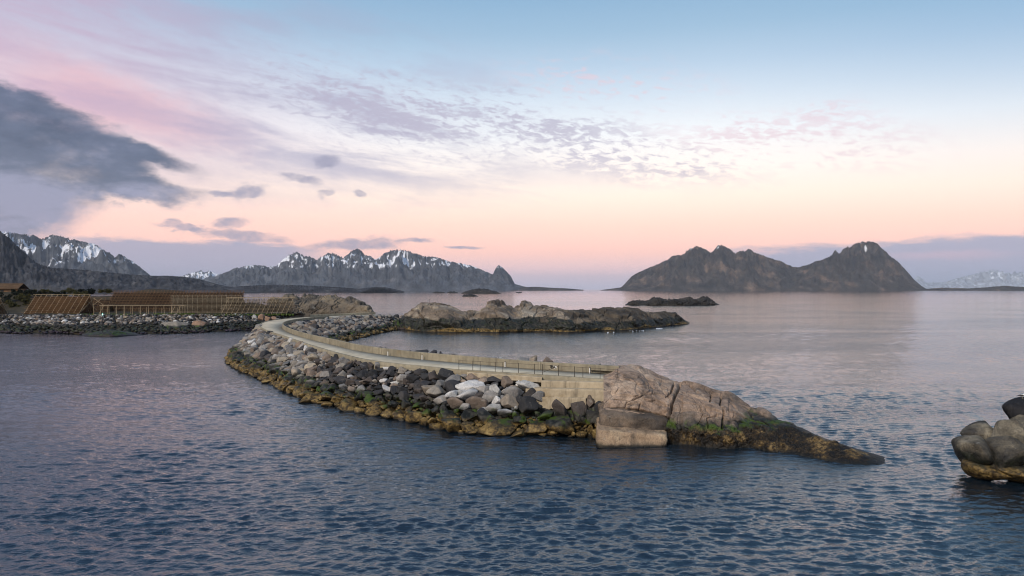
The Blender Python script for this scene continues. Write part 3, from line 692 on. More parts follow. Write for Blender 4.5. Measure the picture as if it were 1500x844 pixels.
# ------------------------------------------------------------------ boulders
def ico(sub):
    import bmesh
    bm = bmesh.new(); bmesh.ops.create_icosphere(bm, subdivisions=sub, radius=1.)
    Vv = np.array([v.co[:] for v in bm.verts]); Fc = np.array([[v.index for v in f.verts] for f in bm.faces]); bm.free()
    return Vv, Fc
ICO = {k: ico(k) for k in (2, 3, 4, 5)}
def stone(sub, seed, planes=11, round_=.05, rough=.05):
    """broken block: a sphere cut by random planes, edges worn"""
    r = np.random.default_rng(seed); D, Fc = ICO[sub]
    n = r.normal(size=(planes, 3)); n /= np.linalg.norm(n, axis=1, keepdims=True); d = .48 + .40*r.random(planes)
    dots = D @ n.T; rad = np.where(dots > .05, d[None]/np.maximum(dots, .05), 6.)
    k = round_; rr = -k*np.log(np.exp(-(np.minimum(rad, 3.) - rad.min(1, keepdims=True))/k).sum(1)) + rad.min(1)
    rr = np.clip(rr, .35, 1.25) + rough*fbm(D*2.2 + seed, 4, seed)
    Vv = D*rr[:, None]
    return Vv/np.abs(Vv).max(0), Fc
NVAR = 18
BM = []
for k in range(NVAR):
    Vv, Fc = stone(4, 100 + k, planes=8 + k % 5, round_=.004 + .006*(k % 3), rough=.04)
    me_o = mesh_obj('boulder_shape', Vv, Fc, BOULDER); BM.append(me_o.data); bpy.data.objects.remove(me_o)
PAL = {'dark': [(.036, .036, .040), (.050, .047, .048), (.026, .027, .030), (.066, .056, .052)], 'grey': [(.19, .185, .18), (.24, .225, .21), (.15, .148, .148), (.21, .19, .165)],
       'brown': [(.17, .132, .105), (.14, .112, .092), (.21, .168, .135)], 'pale': [(.42, .42, .42), (.50, .49, .475), (.36, .355, .34)], 'tan': [(.27, .235, .185), (.24, .205, .165)],
       'weed': [(.14, .10, .05), (.10, .075, .035)], 'black': [(.02, .02, .022)]}
PLACED = []          # (pos, r, px, cls, obj)
ARR = []             # for overlap tests
def put_boulder(P, size, rot, cls, col=None, var=None, label=None, group='boulders of the breakwater', sink=None):
    o = link(bpy.data.objects.new('boulder', BM[var if var is not None else random.randrange(NVAR)]))
    o.location = P; o.scale = size; o.rotation_euler = rot
    c = col or random.choice(PAL[cls]); j = 1 + random.uniform(-.14, .14)
    o.color = (c[0]*j, c[1]*j, c[2]*j, 1)
    tag(o, label, 'boulder', group)
    return o
def slope_at(px, py):
    i = int(np.argmin(np.hypot(spx - px, spy - py))); i, j = divmod(i, SLOPE.shape[1]); return SLOPE[i, j], sn[i, j]
NAMED = [ # px, py, width px, height px, class, tilt, label
    (689, 565, 46, 15, 'pale', 8, 'broad flat whitish slab, topmost of the white stones on the breakwater slope'),
    (686, 580, 33, 20, 'pale', -5, 'bright white topped block with brown front, centre of the white stones'),
    (727, 575, 26, 24, 'pale', 35, 'angular white boulder standing on its corner right of the white slab'),
    (754, 579, 30, 25, 'grey', -28, 'large pointed grey tan boulder leaning below the pale ledge'),
    (716, 581, 24, 15, 'grey', 25, 'flat grey stone wedged between the two white blocks'),
    (775, 566, 36, 13, 'pale', -14, 'long pale flat stone jutting against the retaining wall end'),
    (702, 592, 36, 22, 'brown', 4, 'wide dark brown boulder under the white topped block'),
    (670, 592, 28, 20, 'brown', 0, 'rounded brown boulder just left of the wide dark brown one'),
    (744, 592, 32, 24, 'tan', -20, 'tan boulder with a split face above the green weed'),
    (664, 579, 23, 14, 'pale', 6, 'pale grey egg shaped stone left of the white topped block'),
    (645, 565, 18, 15, 'grey', 0, 'grey blocky stone alone among the dark stones under the railing start'),
    (628, 571, 22, 15, 'tan', 0, 'tan boulder amid the dark stones left of the white slabs'),
    (667, 558, 34, 16, 'grey', 10, 'grey tan slab tucked under the first railing post'),
    (693, 555, 28, 14, 'brown', 0, 'dark brown stone under the left end of the pale ledge'),
    (727, 557, 30, 12, 'dark', 6, 'dark flat stone under the middle of the pale ledge'),
    (742, 563, 20, 22, 'brown', 12, 'upright dark brown stone below the pale ledge'),
    (772, 598, 33, 30, 'dark', 0, 'big dark rounded boulder below the retaining wall left end'),
    (590, 556, 17, 14, 'grey', 0, 'light grey block high on the dark stretch of slope'),
    (512, 553, 13, 7, 'pale', -6, 'small white stone, leftmost white one in the dark stretch'),
    (564, 557, 15, 8, 'pale', 12, 'small white stone in the dark stretch, upper of a pair'),
    (577, 561, 15, 8, 'pale', 8, 'small white stone in the dark stretch, lower of a pair'),
    (567, 570, 18, 9, 'pale', -24, 'white wedge shaped stone below the pair of small white stones'),
    (566, 541, 11, 8, 'pale', 0, 'white stone touching the kerb above the dark stretch'),
    (611, 611, 42, 19, 'weed', 2, 'long wrack covered boulder at the waterline under the dark stretch'),
    (584, 608, 20, 14, 'weed', 0, 'small wrack covered boulder left of the long one'),
    (736, 627, 66, 19, 'weed', 0, 'longest yellow wrack covered boulder at the waterline'),
    (785, 627, 36, 24, 'weed', 10, 'yellow wrack covered boulder with a pointed foot below the big dark one'),
    (826, 624, 50, 22, 'weed', 0, 'wide yellow wrack boulder below the fractured dark rocks'),
    (694, 631, 24, 11, 'weed', 0, 'small yellow wrack stone left of the longest wrack boulder'),
    (822, 601, 24, 30, 'dark', 6, 'upright fractured dark rock under the wall, left one'),
    (845, 599, 28, 36, 'dark', -8, 'tall fractured dark rock under the wall with pointed top'),
    (865, 591, 15, 22, 'brown', 4, 'small pinkish upright block under the right end of the wall'),
    (869, 612, 30, 22, 'black', 0, 'black wet rock beside the big stepped ledge block'),
    (880, 600, 18, 22, 'dark', -12, 'dark stone squeezed between wall end and headland'),
    (800, 610, 26, 16, 'black', 0, 'black wet rock under the retaining wall corner'),
    (345, 527.5, 6, 3, 'weed', 0, None), ]
for px, py, w, h, cls, tilt, lb in NAMED:
    if not lb: continue
    P, n = slope_at(px, py); k = P[1]/F
    P = dp(px, py, P[1] - .25)
    a, b = w*k*.5*1.12, h*k*.5*1.15
    o = put_boulder(P, (a, max(a, b)*.75, b), (random.uniform(-.15, .15), math.radians(-tilt), random.uniform(-.3, .3)), cls, label=lb)
    ARR.append((P[0], P[1], P[2], (a + b)/2*.85))
ZONES = [(0, 372, 'at far left toe'), (372, 425, 'under the road bend'), (425, 470, 'past the bend'), (470, 520, 'where stones turn dark'), (520, 572, 'in dark stretch'),
         (572, 632, 'below marker posts'), (632, 686, 'under railing start'), (686, 742, 'near white slabs'), (742, 800, 'below pale ledge'), (800, 2000, 'below retaining wall')]
ROWS = [(-9, .17, 'at waterline'), (.17, .38, 'in weed belt'), (.38, .60, 'halfway up'), (.60, .82, 'in upper slope'), (.82, 9, 'under the kerb')]
CLSW = {'dark': 'dark', 'grey': 'grey', 'brown': 'brown', 'pale': 'whitish', 'tan': 'tan', 'weed': 'wrack covered', 'black': 'black'}
cand = []
grid = np.array(ARR); cells = {}
def cell_add(p, r):
    cells.setdefault((int(p[0]//3), int(p[1]//3)), []).append((p[0], p[1], p[2], r))
for q in ARR: cell_add(q[:3], q[3])
def free(p, r, f=.84):
    cx, cy = int(p[0]//3), int(p[1]//3)
    for ax in (-1, 0, 1):
        for ay in (-1, 0, 1):
            for (x, y, z, rr) in cells.get((cx + ax, cy + ay), ()):
                if (x - p[0])**2 + (y - p[1])**2 + (z - p[2])**2 < (f*(r + rr))**2: return False
    return True
def slope_r(px, t, big):
    base = .56 if px < 470 else .46 if px < 640 else .62
    return base*(random.uniform(.75, 1.5) if t < .17 else 1.)*big
ni, nj = SLOPE.shape[:2]
for big, tries in ((1.5, 700), (1.15, 3000), (.88, 6500), (.6, 12000), (.42, 15000)):
    for _ in range(tries):
        # uniform over the slope area by arc position
        i = random.randrange(ni); j = random.randrange(nj)
        P = SLOPE[i, j]; px, py = spx[i, j], spy[i, j]; t = TS[j]
        if px > 792 and t > .30: continue            # the stepped retaining wall stands there
        if 684 < px < 796 and t > .93: continue      # the pale ledge
        r = slope_r(px, t, big)*random.uniform(.88, 1.12)
        if not free(P, r): continue
        cell_add(P, r); cand.append((P.copy(), sn[i, j].copy(), r, px, py, t))
def stone_class(px, t):
    u = random.random()
    if t < .17: return 'weed' if u < .55 else 'black'
    if px < 470:
        return 'grey' if u < .52 else 'tan' if u < .66 else 'brown' if u < .84 else 'pale' if u < .90 else 'dark'
    if px < 530: return 'grey' if u < .30 else 'dark' if u < .85 else 'brown'
    if px < 670: return 'dark' if u < .84 else 'grey' if u < .93 else 'brown'
    if px < 800: return 'grey' if u < .35 else 'brown' if u < .60 else 'dark' if u < .88 else 'pale'
    return 'dark' if u < .6 else 'brown'
vis_i = [c for c in cand if True]
def shows(c):
    i = int(np.argmin(np.hypot(spx - c[3], spy - c[4]))); return c[2]/c[0][1]*(1. if ws[min(i//nj, 259)] < widx(341, 517) else .0)
cand.sort(key=lambda c: -shows(c))
N_IND = 300 - len(NAMED) - 22
ind, rest = cand[:N_IND], cand[N_IND:]
def stone_xf(n, r, t, P):
    flat = random.uniform(.62, .9); wide = random.uniform(.98, 1.28) * (1.12 if t < .17 else 1)
    return (r*wide, r*random.uniform(.9, 1.15), r*flat*1.05), (random.uniform(-.45, .45), random.uniform(-.4, .4), random.uniform(0, 6.28))
buckets = {}
for P, n, r, px, py, t in ind:
    cls = stone_class(px, t); sc_, rot = stone_xf(n, r*1.12, t, P)
    o = put_boulder(P + n*r*.14, sc_, rot, cls)
    zi = next(k for k, z in enumerate(ZONES) if z[0] <= px < z[1]); ri = next(k for k, z in enumerate(ROWS) if z[0] <= t < z[1])
    buckets.setdefault((zi, ri, cls), []).append((px, o))
ORD = ['', 'second', 'third', 'fourth', 'fifth', 'sixth', 'seventh', 'eighth', 'ninth', 'tenth']
NUMW = ['', '', 'two', 'three', 'four', 'five', 'six', 'seven', 'eight', 'nine', 'ten', 'eleven', 'twelve']
for (zi, ri, cls), L in buckets.items():
    L.sort(key=lambda q: q[0]); n = len(L)
    where = f'{ROWS[ri][2]} {ZONES[zi][2]}'
    for k, (_, o) in enumerate(L):
        c = CLSW[cls]
        if n == 1: o['label'] = f'only {c} boulder {where}'
        elif k == 0: o['label'] = f'leftmost of {NUMW[min(n, 12)]} {c} boulders {where}'
        elif k == n - 1: o['label'] = f'rightmost of {NUMW[min(n, 12)]} {c} boulders {where}'
        else: o['label'] = f'{ORD[min(k, 9)]} from left of {NUMW[min(n, 12)]} {c} boulders {where}'
# loose boulders showing over the parapet
OVER = [(557, 506.2, 12, 'dark', .6, 'dark stone over the parapet, leftmost of the small dark row'), (567, 508.8, 8, 'dark', .6, 'small dark stone over the parapet, second of the dark row'), (600, 513, 7, 'dark', .6, 'lone small dark stone over the parapet right of the first marker post'),
        (617, 511, 18, 'dark', .5, 'largest dark stone peeping over the middle of the parapet'), (634, 512.4, 14, 'dark', .6, 'dark domed stone over the parapet beside the largest one'), (645, 514.4, 9, 'dark', .6, 'small dark stone between two larger ones over the parapet'),
        (653, 515.6, 13, 'dark', .5, 'low dark stone over the parapet before the gap'), (667, 517, 14, 'dark', .6, 'dark stone over the parapet, right of the low one'), (688, 521.2, 11, 'dark', .4, 'flat dark stone over the parapet at the panel joint'),
        (731, 523.6, 15, 'pale', .5, 'pale low stone over the parapet left of the grey one'), (765, 523.8, 23, 'grey', .45, 'flat grey stone over the parapet beside the pointed one'), (783, 520.4, 14, 'tan', 1.3, 'pointed tan stone standing up behind the parapet'),
        (801.5, 522.2, 19, 'brown', .85, 'rounded brown boulder behind the parapet at the joint'), (879, 532.5, 9, 'dark', .5, 'small dark stone over the parapet near its end'), (751, 526.2, 9, 'grey', .5, 'small grey stone over the parapet left of the flat grey one')]
for px, ty, w, cls, hr, lb in OVER:
    i = int(np.argmin(np.abs(ipx[:150] - px))); Yb = INNR[i, 1] + 1.9; k = Yb/F
    a = w*k*.5*1.1; T = dp(px, ty, Yb); hz = max(.7, a*hr*1.3)
    put_boulder((T[0], T[1], T[2] - hz), (a*1.1, a, hz), (random.uniform(-.1, .1), random.uniform(-.1, .1), random.uniform(-.4, .4)), cls, label=lb, group='stones showing over the parapet', var={'tan': 3}.get(cls))
# rocks on the far shore big enough to single out
FARB = [(264, 478, 50, 21, 'grey', 246, 'huge rounded pale boulder at the waterline before the far racks'), (296, 476, 26, 19, 'brown', 248, 'orange brown rounded rock right of the huge pale boulder'),
        (372, 466, 8, 9, 'pale', 255, 'upright pale block on the far bank below the thin racks'), (384, 466, 11, 11, 'brown', 256, 'pinkish boulder right of the upright pale block'), (392, 468, 10, 10, 'brown', 255, 'pinkish boulder, middle of the trio below the thin racks'), (400, 468, 11, 8, 'brown', 256, 'pinkish boulder, rightmost of the trio below the thin racks'),
        (184, 464.5, 8, 4, 'tan', 252, 'small orange tan rock on the bank before the flat rack')]
for px, py, w, h, cls, Y, lb in FARB:
    k = Y/F; P = dp(px, py, Y); put_boulder(P, (w*k*.55, w*k*.45, h*k*.56), (0, 0, random.uniform(-.2, .2)), cls, col={'brown': (.26, .17, .12)}.get(cls), label=lb, group='boulders on the far bank', var=4 if w > 20 else None)
def rubble(name, items, label, mat, sub=2, kind='stuff'):
    Vs, Fs, Cs = [], [], []; b = 0
    var = [stone(sub, 400 + k, 9, .008, .05) for k in range(12)]
    for P, size, rot, c in items:
        Vv, Fc = var[random.randrange(12)]
        R = np.array(Euler(rot).to_matrix()); W_ = (Vv*np.array(size)) @ R.T + P
        Vs.append(W_); Fs.append(Fc + b); b += len(Vv); Cs.append(np.tile([c[0], c[1], c[2], 1.], (len(Vv), 1)))
    o = mesh_obj(name, np.concatenate(Vs), np.concatenate(Fs), mat, attrs={'col': np.concatenate(Cs)})
    tag(o, label, 'rubble', kind='stuff'); return o
items = []
for P, n, r, px, py, t in rest:
    cls = stone_class(px, t); sc_, rot = stone_xf(n, r*1.12, t, P); c = random.choice(PAL[cls]); items.append((P + n*r*.14, sc_, rot, c))
# lagoon bank stones
for k in range(5200):
    i, j = random.randrange(200), random.randrange(40)
    P = INS[i, j]; r = random.uniform(.45, 1.15)*(.8 if k > 2000 else 1)
    if j > 31 and i < 118: continue
    if not free(P, r, .74): continue
    cell_add(P, r); u = random.random()
    cls = ('grey' if u < .5 else 'brown' if u < .72 else 'tan' if u < .8 else 'dark') if i > 110 else ('dark' if u < .6 else 'grey')
    sc_, rot = stone_xf(inn[i, j], r*1.15, .5, P); items.append((P + inn[i, j]*r*.1, sc_, rot, random.choice(PAL[cls])))
rubble('rubble', items, 'smaller stones packed between the boulders of the breakwater banks', RUBBLE, 3)

# ------------------------------------------------------------------ concrete steps beside the headland
ret = empty('retaining_wall', tuple(gp(850, 600, 2.)))
tag(ret, 'stepped tan concrete retaining wall beside the headland rock', 'wall')
def course(x0, x1, yt0, yt1, yb0, yb1, Y0, Y1, depth, name='wall_course', mat=LEDGEC, seed=1, nx=60, parent=None, jag=.05):
    """cast block: front face spans the given picture rows at depths Y0..Y1, top runs back by depth"""
    s = np.linspace(0, 1, nx); Y = Y0 + (Y1 - Y0)*s
    px = x0 + (x1 - x0)*s
    T = np.stack([(px - CX)/F*Y, Y, CAMH - ((yt0 + (yt1 - yt0)*s) - HY)/F*Y], 1); B = np.stack([(px - CX)/F*Y, Y, CAMH - ((yb0 + (yb1 - yb0)*s) - HY)/F*Y], 1)
    B[:, 2] += jag*fbm(np.stack([s*9, 0*s, 0*s + seed], -1), 4, seed); T[:, 2] += jag*.35*fbm(np.stack([s*7, 0*s, 0*s + seed], -1), 4, seed + 2)
    bk = np.array([0, depth, 0])
    rings = []
    for w in np.linspace(0, 1, 9): rings.append(B + (T - B)*w)
    F_ = np.stack(rings, 1); F_[..., 1] += .06*fbm(F_*1.2, 4, seed + 5)
    F_[:, -1, 1] += .05
    Vv = np.concatenate([B[:, None] + bk, F_, (T + [0, .10, .03])[:, None], T[:, None] + bk], 1); n = Vv.shape[1]
    fc = [tuple(q) for q in grid_faces(nx, n)] + [tuple(range(n))[::-1], tuple((nx - 1)*n + k for k in range(n))]
    return mesh_obj(name, Vv.reshape(-1, 3), fc, mat, parent if parent is not None else ret, smooth=False)
def edgeY(px):
    i = int(np.argmin(np.abs(opx[:120] - px))); return OUTR[i, 1]
course(793, 898, 558, 561, 571, 573, edgeY(793) - 1.0, edgeY(903) - .9, 1.6, seed=3)
course(770, 885, 569, 571.5, 583, 592, edgeY(770) - 2.0, edgeY(888) - 1.9, 2.2, seed=7)
course(776, 858, 582, 583.5, 604, 596, edgeY(776) - 2.7, edgeY(858) - 2.6, 2.4, seed=9, jag=.35)
course(856, 889, 584, 584, 612, 612, edgeY(856) - 2.2, edgeY(889) - 2.0, 2., name='wall_footing', seed=12, mat=CORE, nx=12)
rehome(ret)
led = empty('concrete_ledge', tuple(gp(740, 556, 4.)))
tag(led, 'pale concrete ledge slab lying along the kerb below the railing', 'ledge')
course(684, 794, 545.5, 553, 552, 560.5, edgeY(684) - .9, edgeY(794) - .9, 1.0, name='ledge_slab', seed=15, parent=led, jag=.02); rehome(led)

# ------------------------------------------------------------------ railing and marker posts
rail = empty('railing', tuple(OUTR[0])); tag(rail, 'thin dark wire railing on posts along the near roadway edge', 'railing')
post_px = [668, 687.5, 706.5, 723.6, 740.5, 760, 778.6, 797.8, 818.5, 838.6, 858, 880.5, 901]
PP = []
for px in post_px:
    i = int(np.argmin(np.abs(opx[:140] - px))); b = OUTR[i] - dirv[i]*.15 + [0, 0, .11]; PP.append(b)
    mb = MB(); mb.pole(b - [0, 0, .05], b + [0, 0, 1.08], .035, .03); mb.build('railing_post', IRON, rail)
for hz in (.55, 1.02):
    mb = MB()
    for a, b in zip(PP[:-1], PP[1:]):
        m_ = (a + b)/2 + [0, 0, hz - .03]; mb.pole(a + [0, 0, hz], m_, .012, n=4); mb.pole(m_, b + [0, 0, hz], .012, n=4)
    mb.build('railing_wire', IRON, rail)
mb = MB(); mb.pole(PP[7] + [0, 0, .25], PP[8] + [0, 0, .98], .025); mb.build('railing_brace', IRON, rail)
rehome(rail)
for px, side, lb in ((572.6, .5, 'white marker post before the parapet, leftmost of four'), (625.5, .5, 'white marker post before the parapet above the dark boulders'), (743, .2, 'white marker stub by the parapet behind the railing'), (866.5, .45, 'white marker post at the start of the parapet lip')):
    i = int(np.argmin(np.abs(ipx[:150] - px))); b = INNR[i] + dirv[i]*side
    r = empty('marker_post', tuple(b)); tag(r, lb, 'marker post', 'white marker posts on the roadway')
    mb = MB(); mb.pole((0, 0, 0), (0, 0, .62), .055, .05, 8); mb.build('post_shaft', WHITE, r)
    mb = MB(); mb.pole((0, 0, .62), (0, 0, .68), .075, .06, 8); mb.build('post_cap', IRON, r)

# ------------------------------------------------------------------ headland
head = empty('headland_rock', tuple(gp(1000, 650, 0))); tag(head, 'smooth reddish granite headland ending the breakwater, tapering to a weedy point', 'rock')
hf = [(884, 646), (905, 645), (940, 646), (972, 648), (990, 651), (1010, 653), (1064, 658), (1102, 656.5), (1128, 662), (1168, 667), (1213, 676), (1267, 681), (1300, 681), (1330, 681)]
ht = [(884, 552), (896, 545), (903, 538), (911, 536.5), (930, 537.5), (938, 539.5), (950, 546), (960, 551.5), (975, 557), (988, 561.5), (996, 561), (1003, 560.3), (1012, 562), (1028, 566), (1040, 571), (1048, 575), (1056, 576.5), (1070, 578.5), (1081, 586), (1092, 594), (1110, 602), (1128, 610), (1134, 615), (1158, 624), (1183, 634), (1196, 640), (1224, 650), (1256, 661), (1284, 670.5), (1300, 677.3), (1314, 682.5), (1330, 688)]
CR = [([(997, 556), (990, 575), (984, 592), (979, 612), (976, 632)], 1.5, .55), ([(900, 585), (924, 586), (932, 581), (944, 577), (962, 577), (974, 580), (984, 572), (988, 560)], 1.1, .30), ([(926, 586), (946, 588), (960, 586), (972, 590), (978, 598)], .9, .18),
      ([(893, 601), (915, 600), (940, 604), (978, 613)], 1.5, .45), ([(1000, 572), (1014, 574), (1030, 579), (1044, 588), (1062, 596), (1090, 605), (1118, 614), (1132, 622)], 1.3, .42), ([(1045, 570), (1043, 584)], 1., .25), ([(1057, 575), (1055, 592), (1060, 604), (1058, 626)], 1.1, .30),
      ([(1012, 561), (1022, 569), (1034, 574), (1046, 575)], 1.2, .25), ([(1037, 626), (1036, 612), (1050, 608)], .9, .2), ([(1026, 596), (1030, 606), (1022, 622)], .8, .14), ([(915, 601), (918, 590), (926, 586)], .8, .15), ([(1066, 600), (1092, 612), (1126, 622)], 1., .2), ([(950, 556), (958, 566), (957, 577)], .7, .10), ([(1000, 590), (1020, 592), (1044, 600), (1056, 604)], .8, .16), ([(908, 556), (930, 560), (950, 566), (986, 569)], .7, .10), ([(1075, 583), (1083, 596)], .8, .18), ([(1098, 597), (1104, 608)], .8, .16), ([(935, 604), (938, 592)], .8, .18), ([(1060, 612), (1100, 622), (1130, 630)], .9, .16)]
def fold(ppx, ppy, Vg, fs):
    z = Vg[..., 2]
    d = .35*sstep(990, 1002, ppx)*sstep(1200, 1100, ppx)*-1.                       # right block is set back
    line = np.interp(ppx, [1000, 1044, 1090, 1132], [573, 588, 605, 622])
    d += np.where((ppx > 1000) & (ppx < 1140), .30*sstep(-2, 3, ppy - line), 0)       # lower slab stands proud of the upper one
    d += np.where((ppx > 893) & (ppx < 980), .35*sstep(-2, 3, ppy - np.interp(ppx, [900, 924, 946, 978], [586, 586, 588, 598])), 0)
    weed = sstep(1.9, 1.2, z)*fs
    d += weed*(.30*fbm(Vg*1.5, 4, 91, .6) + .22*ridged(Vg*1.2, 3, 93) - .1)
    d += .5*sstep(1180, 1240, ppx)*weed*fbm(Vg*.9, 3, 95)
    return np.where(fs, d, 0)
loft_rock('rock_face', hf, ht, 0., [(884, 7), (905, 11), (950, 11.), (996, 9.5), (1060, 8.5), (1128, 5.5), (1200, 3.), (1306, 1.)], [(884, 9), (1000, 9), (1130, 5), (1306, 1.5)], ROCK_HEAD, head, nx=900, nf=230, nb=40, e=[(884, .62), (950, .62), (1060, .6), (1140, .75), (1306, .9)],
          toe=[(884, 0), (1005, .05), (1060, .28), (1130, .55), (1306, .5)], slab=(7., .60, .16), amp=.16, seed=83, cracks=CR, rot=20, fold=fold, tfade=.03)
def rock_block(c8, mat, parent, name='rock_block', n=26, rnd=.18, amp=.08, seed=1):
    """bedrock block from eight corners (x-left/right, front/back, bottom/top), edges worn round"""
    g = np.linspace(-1, 1, n); Vs, Fs = [], []; b = 0
    for ax in range(3):
        for sg in (-1, 1):
            A, B = np.meshgrid(g, g, indexing='ij'); q = np.zeros((n, n, 3)); q[..., ax] = sg; q[..., (ax+1) % 3] = A; q[..., (ax+2) % 3] = B
            f = grid_faces(n, n); Fs.append((f if sg > 0 else f[:, ::-1]) + b); b += n*n; Vs.append(q.reshape(-1, 3))
    Q = np.concatenate(Vs); m_ = np.sign(Q)*np.maximum(np.abs(Q) - (1 - rnd), 0)/rnd
    ln = np.linalg.norm(m_, axis=1, keepdims=True); core_ = np.clip(Q, -(1 - rnd), 1 - rnd)
    Q = core_ + np.where(ln > 0, m_/np.maximum(ln, 1e-6)*rnd*np.minimum(ln, 1.), 0)
    c = np.array(c8, float).reshape(2, 2, 2, 3); w = (Q + 1)/2
    P = np.zeros_like(Q)
    for i in (0, 1):
        for j in (0, 1):
            for k in (0, 1):
                P += c[i, j, k]*((w[:, 0] if i else 1 - w[:, 0])*(w[:, 1] if j else 1 - w[:, 1])*(w[:, 2] if k else 1 - w[:, 2]))[:, None]
    cen = P.mean(0); dirs = P - cen; dirs /= np.linalg.norm(dirs, axis=1, keepdims=True)
    P = P + dirs*(amp*fbm(P*.7, 4, seed) + amp*.5*ridged(P*1.7, 3, seed + 4) - amp*.25)[:, None]
    o = mesh_obj(name, P, np.concatenate(Fs), mat, parent)
    import bmesh
    bm = bmesh.new(); bm.from_mesh(o.data); bmesh.ops.remove_doubles(bm, verts=bm.verts, dist=.004); bm.to_mesh(o.data); bm.free()
    return o
def blk(px0, px1, yt, yb, Y, depth, tilt_t=(0, 0), tilt_b=(0, 0), slopeb=0., **kw):
    c = np.zeros((2, 2, 2, 3))
    for i, px in enumerate((px0, px1)):
        for j in (0, 1):
            for k in (0, 1):
                py = (yb + tilt_b[i]) if k == 0 else (yt + tilt_t[i])
                p = dp(px, py, Y - (0 if k else slopeb)); p[1] += j*depth
                if j: p[0] += (px - CX)/F*depth
                if j and k: p[2] += kw.get('up', 0.)
                c[i, j, k] = p
    kw.pop('up', None)
    return rock_block(c, **kw)
yH = gp(930, 650, 0)[1]
blk(878, 979, 607, 640, yH + .2, 4., tilt_t=(-2, 7), slopeb=.35, mat=ROCK_BAND, parent=head, seed=5, rnd=.30, amp=.22, up=.7, name='rock_ledge')['label'] = 'dark banded upper ledge block'
blk(874, 976, 628, 666, yH - 1.3, 4.5, tilt_t=(1, 9), tilt_b=(-8, 3), slopeb=.5, mat=ROCK_LEDGE, parent=head, seed=8, rnd=.15, amp=.15, up=.4, name='rock_ledge')['label'] = 'pale yellow ledge block at the waterline'
blk(886, 930, 598, 616, yH + 1.2, 4., tilt_t=(0, 6), mat=ROCK_HEAD, parent=head, seed=14, rnd=.25, amp=.1)
rehome(head)

# ------------------------------------------------------------------ boulder outcrop at the right edge
outc = empty('rock_outcrop', tuple(gp(1470, 700, 0))); tag(outc, 'heap of big rounded wet rocks at the right edge of the picture', 'rock')
def lump(px, py, w, h, Y, dep, rot=0., seed=1, planes=7, col=None, name='rock_block'):
    Vv, Fc = stone(5, 700 + seed, planes + 5, .10, .03); D5 = ICO[5][0]; Vv = .66*Vv + .34*D5; k = Y/F
    S = Vv*np.array([w*k*.5, dep, h*k*.5]); R = np.array(Euler((0, math.radians(-rot), 0)).to_matrix())
    P = S @ R.T + dp(px, py, Y)
    nn = Vv/np.linalg.norm(Vv, axis=1, keepdims=True)
    P = P + nn*(.10*fbm(P*.9, 4, seed) + .03*ridged(P*2.4, 3, seed))[:, None]
    return mesh_obj(name, P, Fc, col or ROCK_OUTCROP, outc)
BLACKROCK = rock_mat('black_wet_rock', V4(.006), V4(.012, .012, .014), V4(.03, .03, .034), 1.2, weed=None, streak=.6, bumpd=.04)
lump(1426, 660, 56, 66, 55.5, 2.3, -8, 1); lump(1462, 668, 66, 62, 54.8, 2.2, 4, 2); lump(1436, 636, 50, 36, 57.5, 2., 6, 3); lump(1474, 645, 34, 84, 55.2, 1.6, -27, 4)
lump(1506, 632, 52, 44, 56.5, 2., 8, 5); lump(1503, 607, 66, 48, 58.5, 2., -6, 6, col=BLACKROCK); lump(1512, 668, 70, 66, 54.6, 2.4, 0, 7); lump(1560, 640, 110, 110, 57., 3.5, 0, 8); lump(1440, 690, 70, 32, 54.6, 1.8, -4, 9)
lump(1500, 696, 110, 36, 54., 2., -3, 10); lump(1580, 690, 120, 60, 54., 3., 0, 11); lump(1610, 605, 130, 60, 60., 4., 0, 12)
rehome(outc)
# gull on the black boulder
gull = empty('gull', tuple(dp(1497.5, 583.6, 58.5))); tag(gull, 'tiny white gull standing on the black rock at the right edge', 'bird')
def loft_body(pts, name, mat, parent, n=10):
    V, fc = [], []
    for k, (x, z, ry, rz) in enumerate(pts):
        for i in range(n):
            a = 2*math.pi*i/n; V.append((x, math.cos(a)*ry, z + math.sin(a)*rz))
    for k in range(len(pts) - 1):
        for i in range(n): fc.append((k*n + i, k*n + (i+1) % n, (k+1)*n + (i+1) % n, (k+1)*n + i))
    fc += [tuple(range(n))[::-1], tuple((len(pts)-1)*n + i for i in range(n))]
    return mesh_obj(name, V, fc, mat, parent)
loft_body([(-.30, .20, .01, .01), (-.2, .21, .05, .035), (-.08, .21, .085, .08), (.04, .23, .09, .09), (.12, .28, .055, .065), (.15, .34, .045, .05), (.18, .385, .05, .05), (.225, .39, .035, .035), (.245, .385, .012, .012)], 'body', WHITE, gull)
for s in (-1, 1):
    mb = MB(); mb.pole((.0, .035*s, .0), (.0, .035*s, .16), .009); mb.pole((-.01, .035*s, .006), (.06, .035*s, .006), .01); mb.build('leg', LEDGEC, gull)
    w = loft_body([(-.36, .215, .004, .008), (-.2, .235, .02, .035), (-.05, .25, .025, .055), (.08, .255, .015, .03)], 'wing', STEEL, gull); w.location = (0, .075*s, 0)
mb = MB(); mb.pole((.235, 0, .385), (.29, 0, .375), .012, .004); mb.build('beak', LEDGEC, gull)

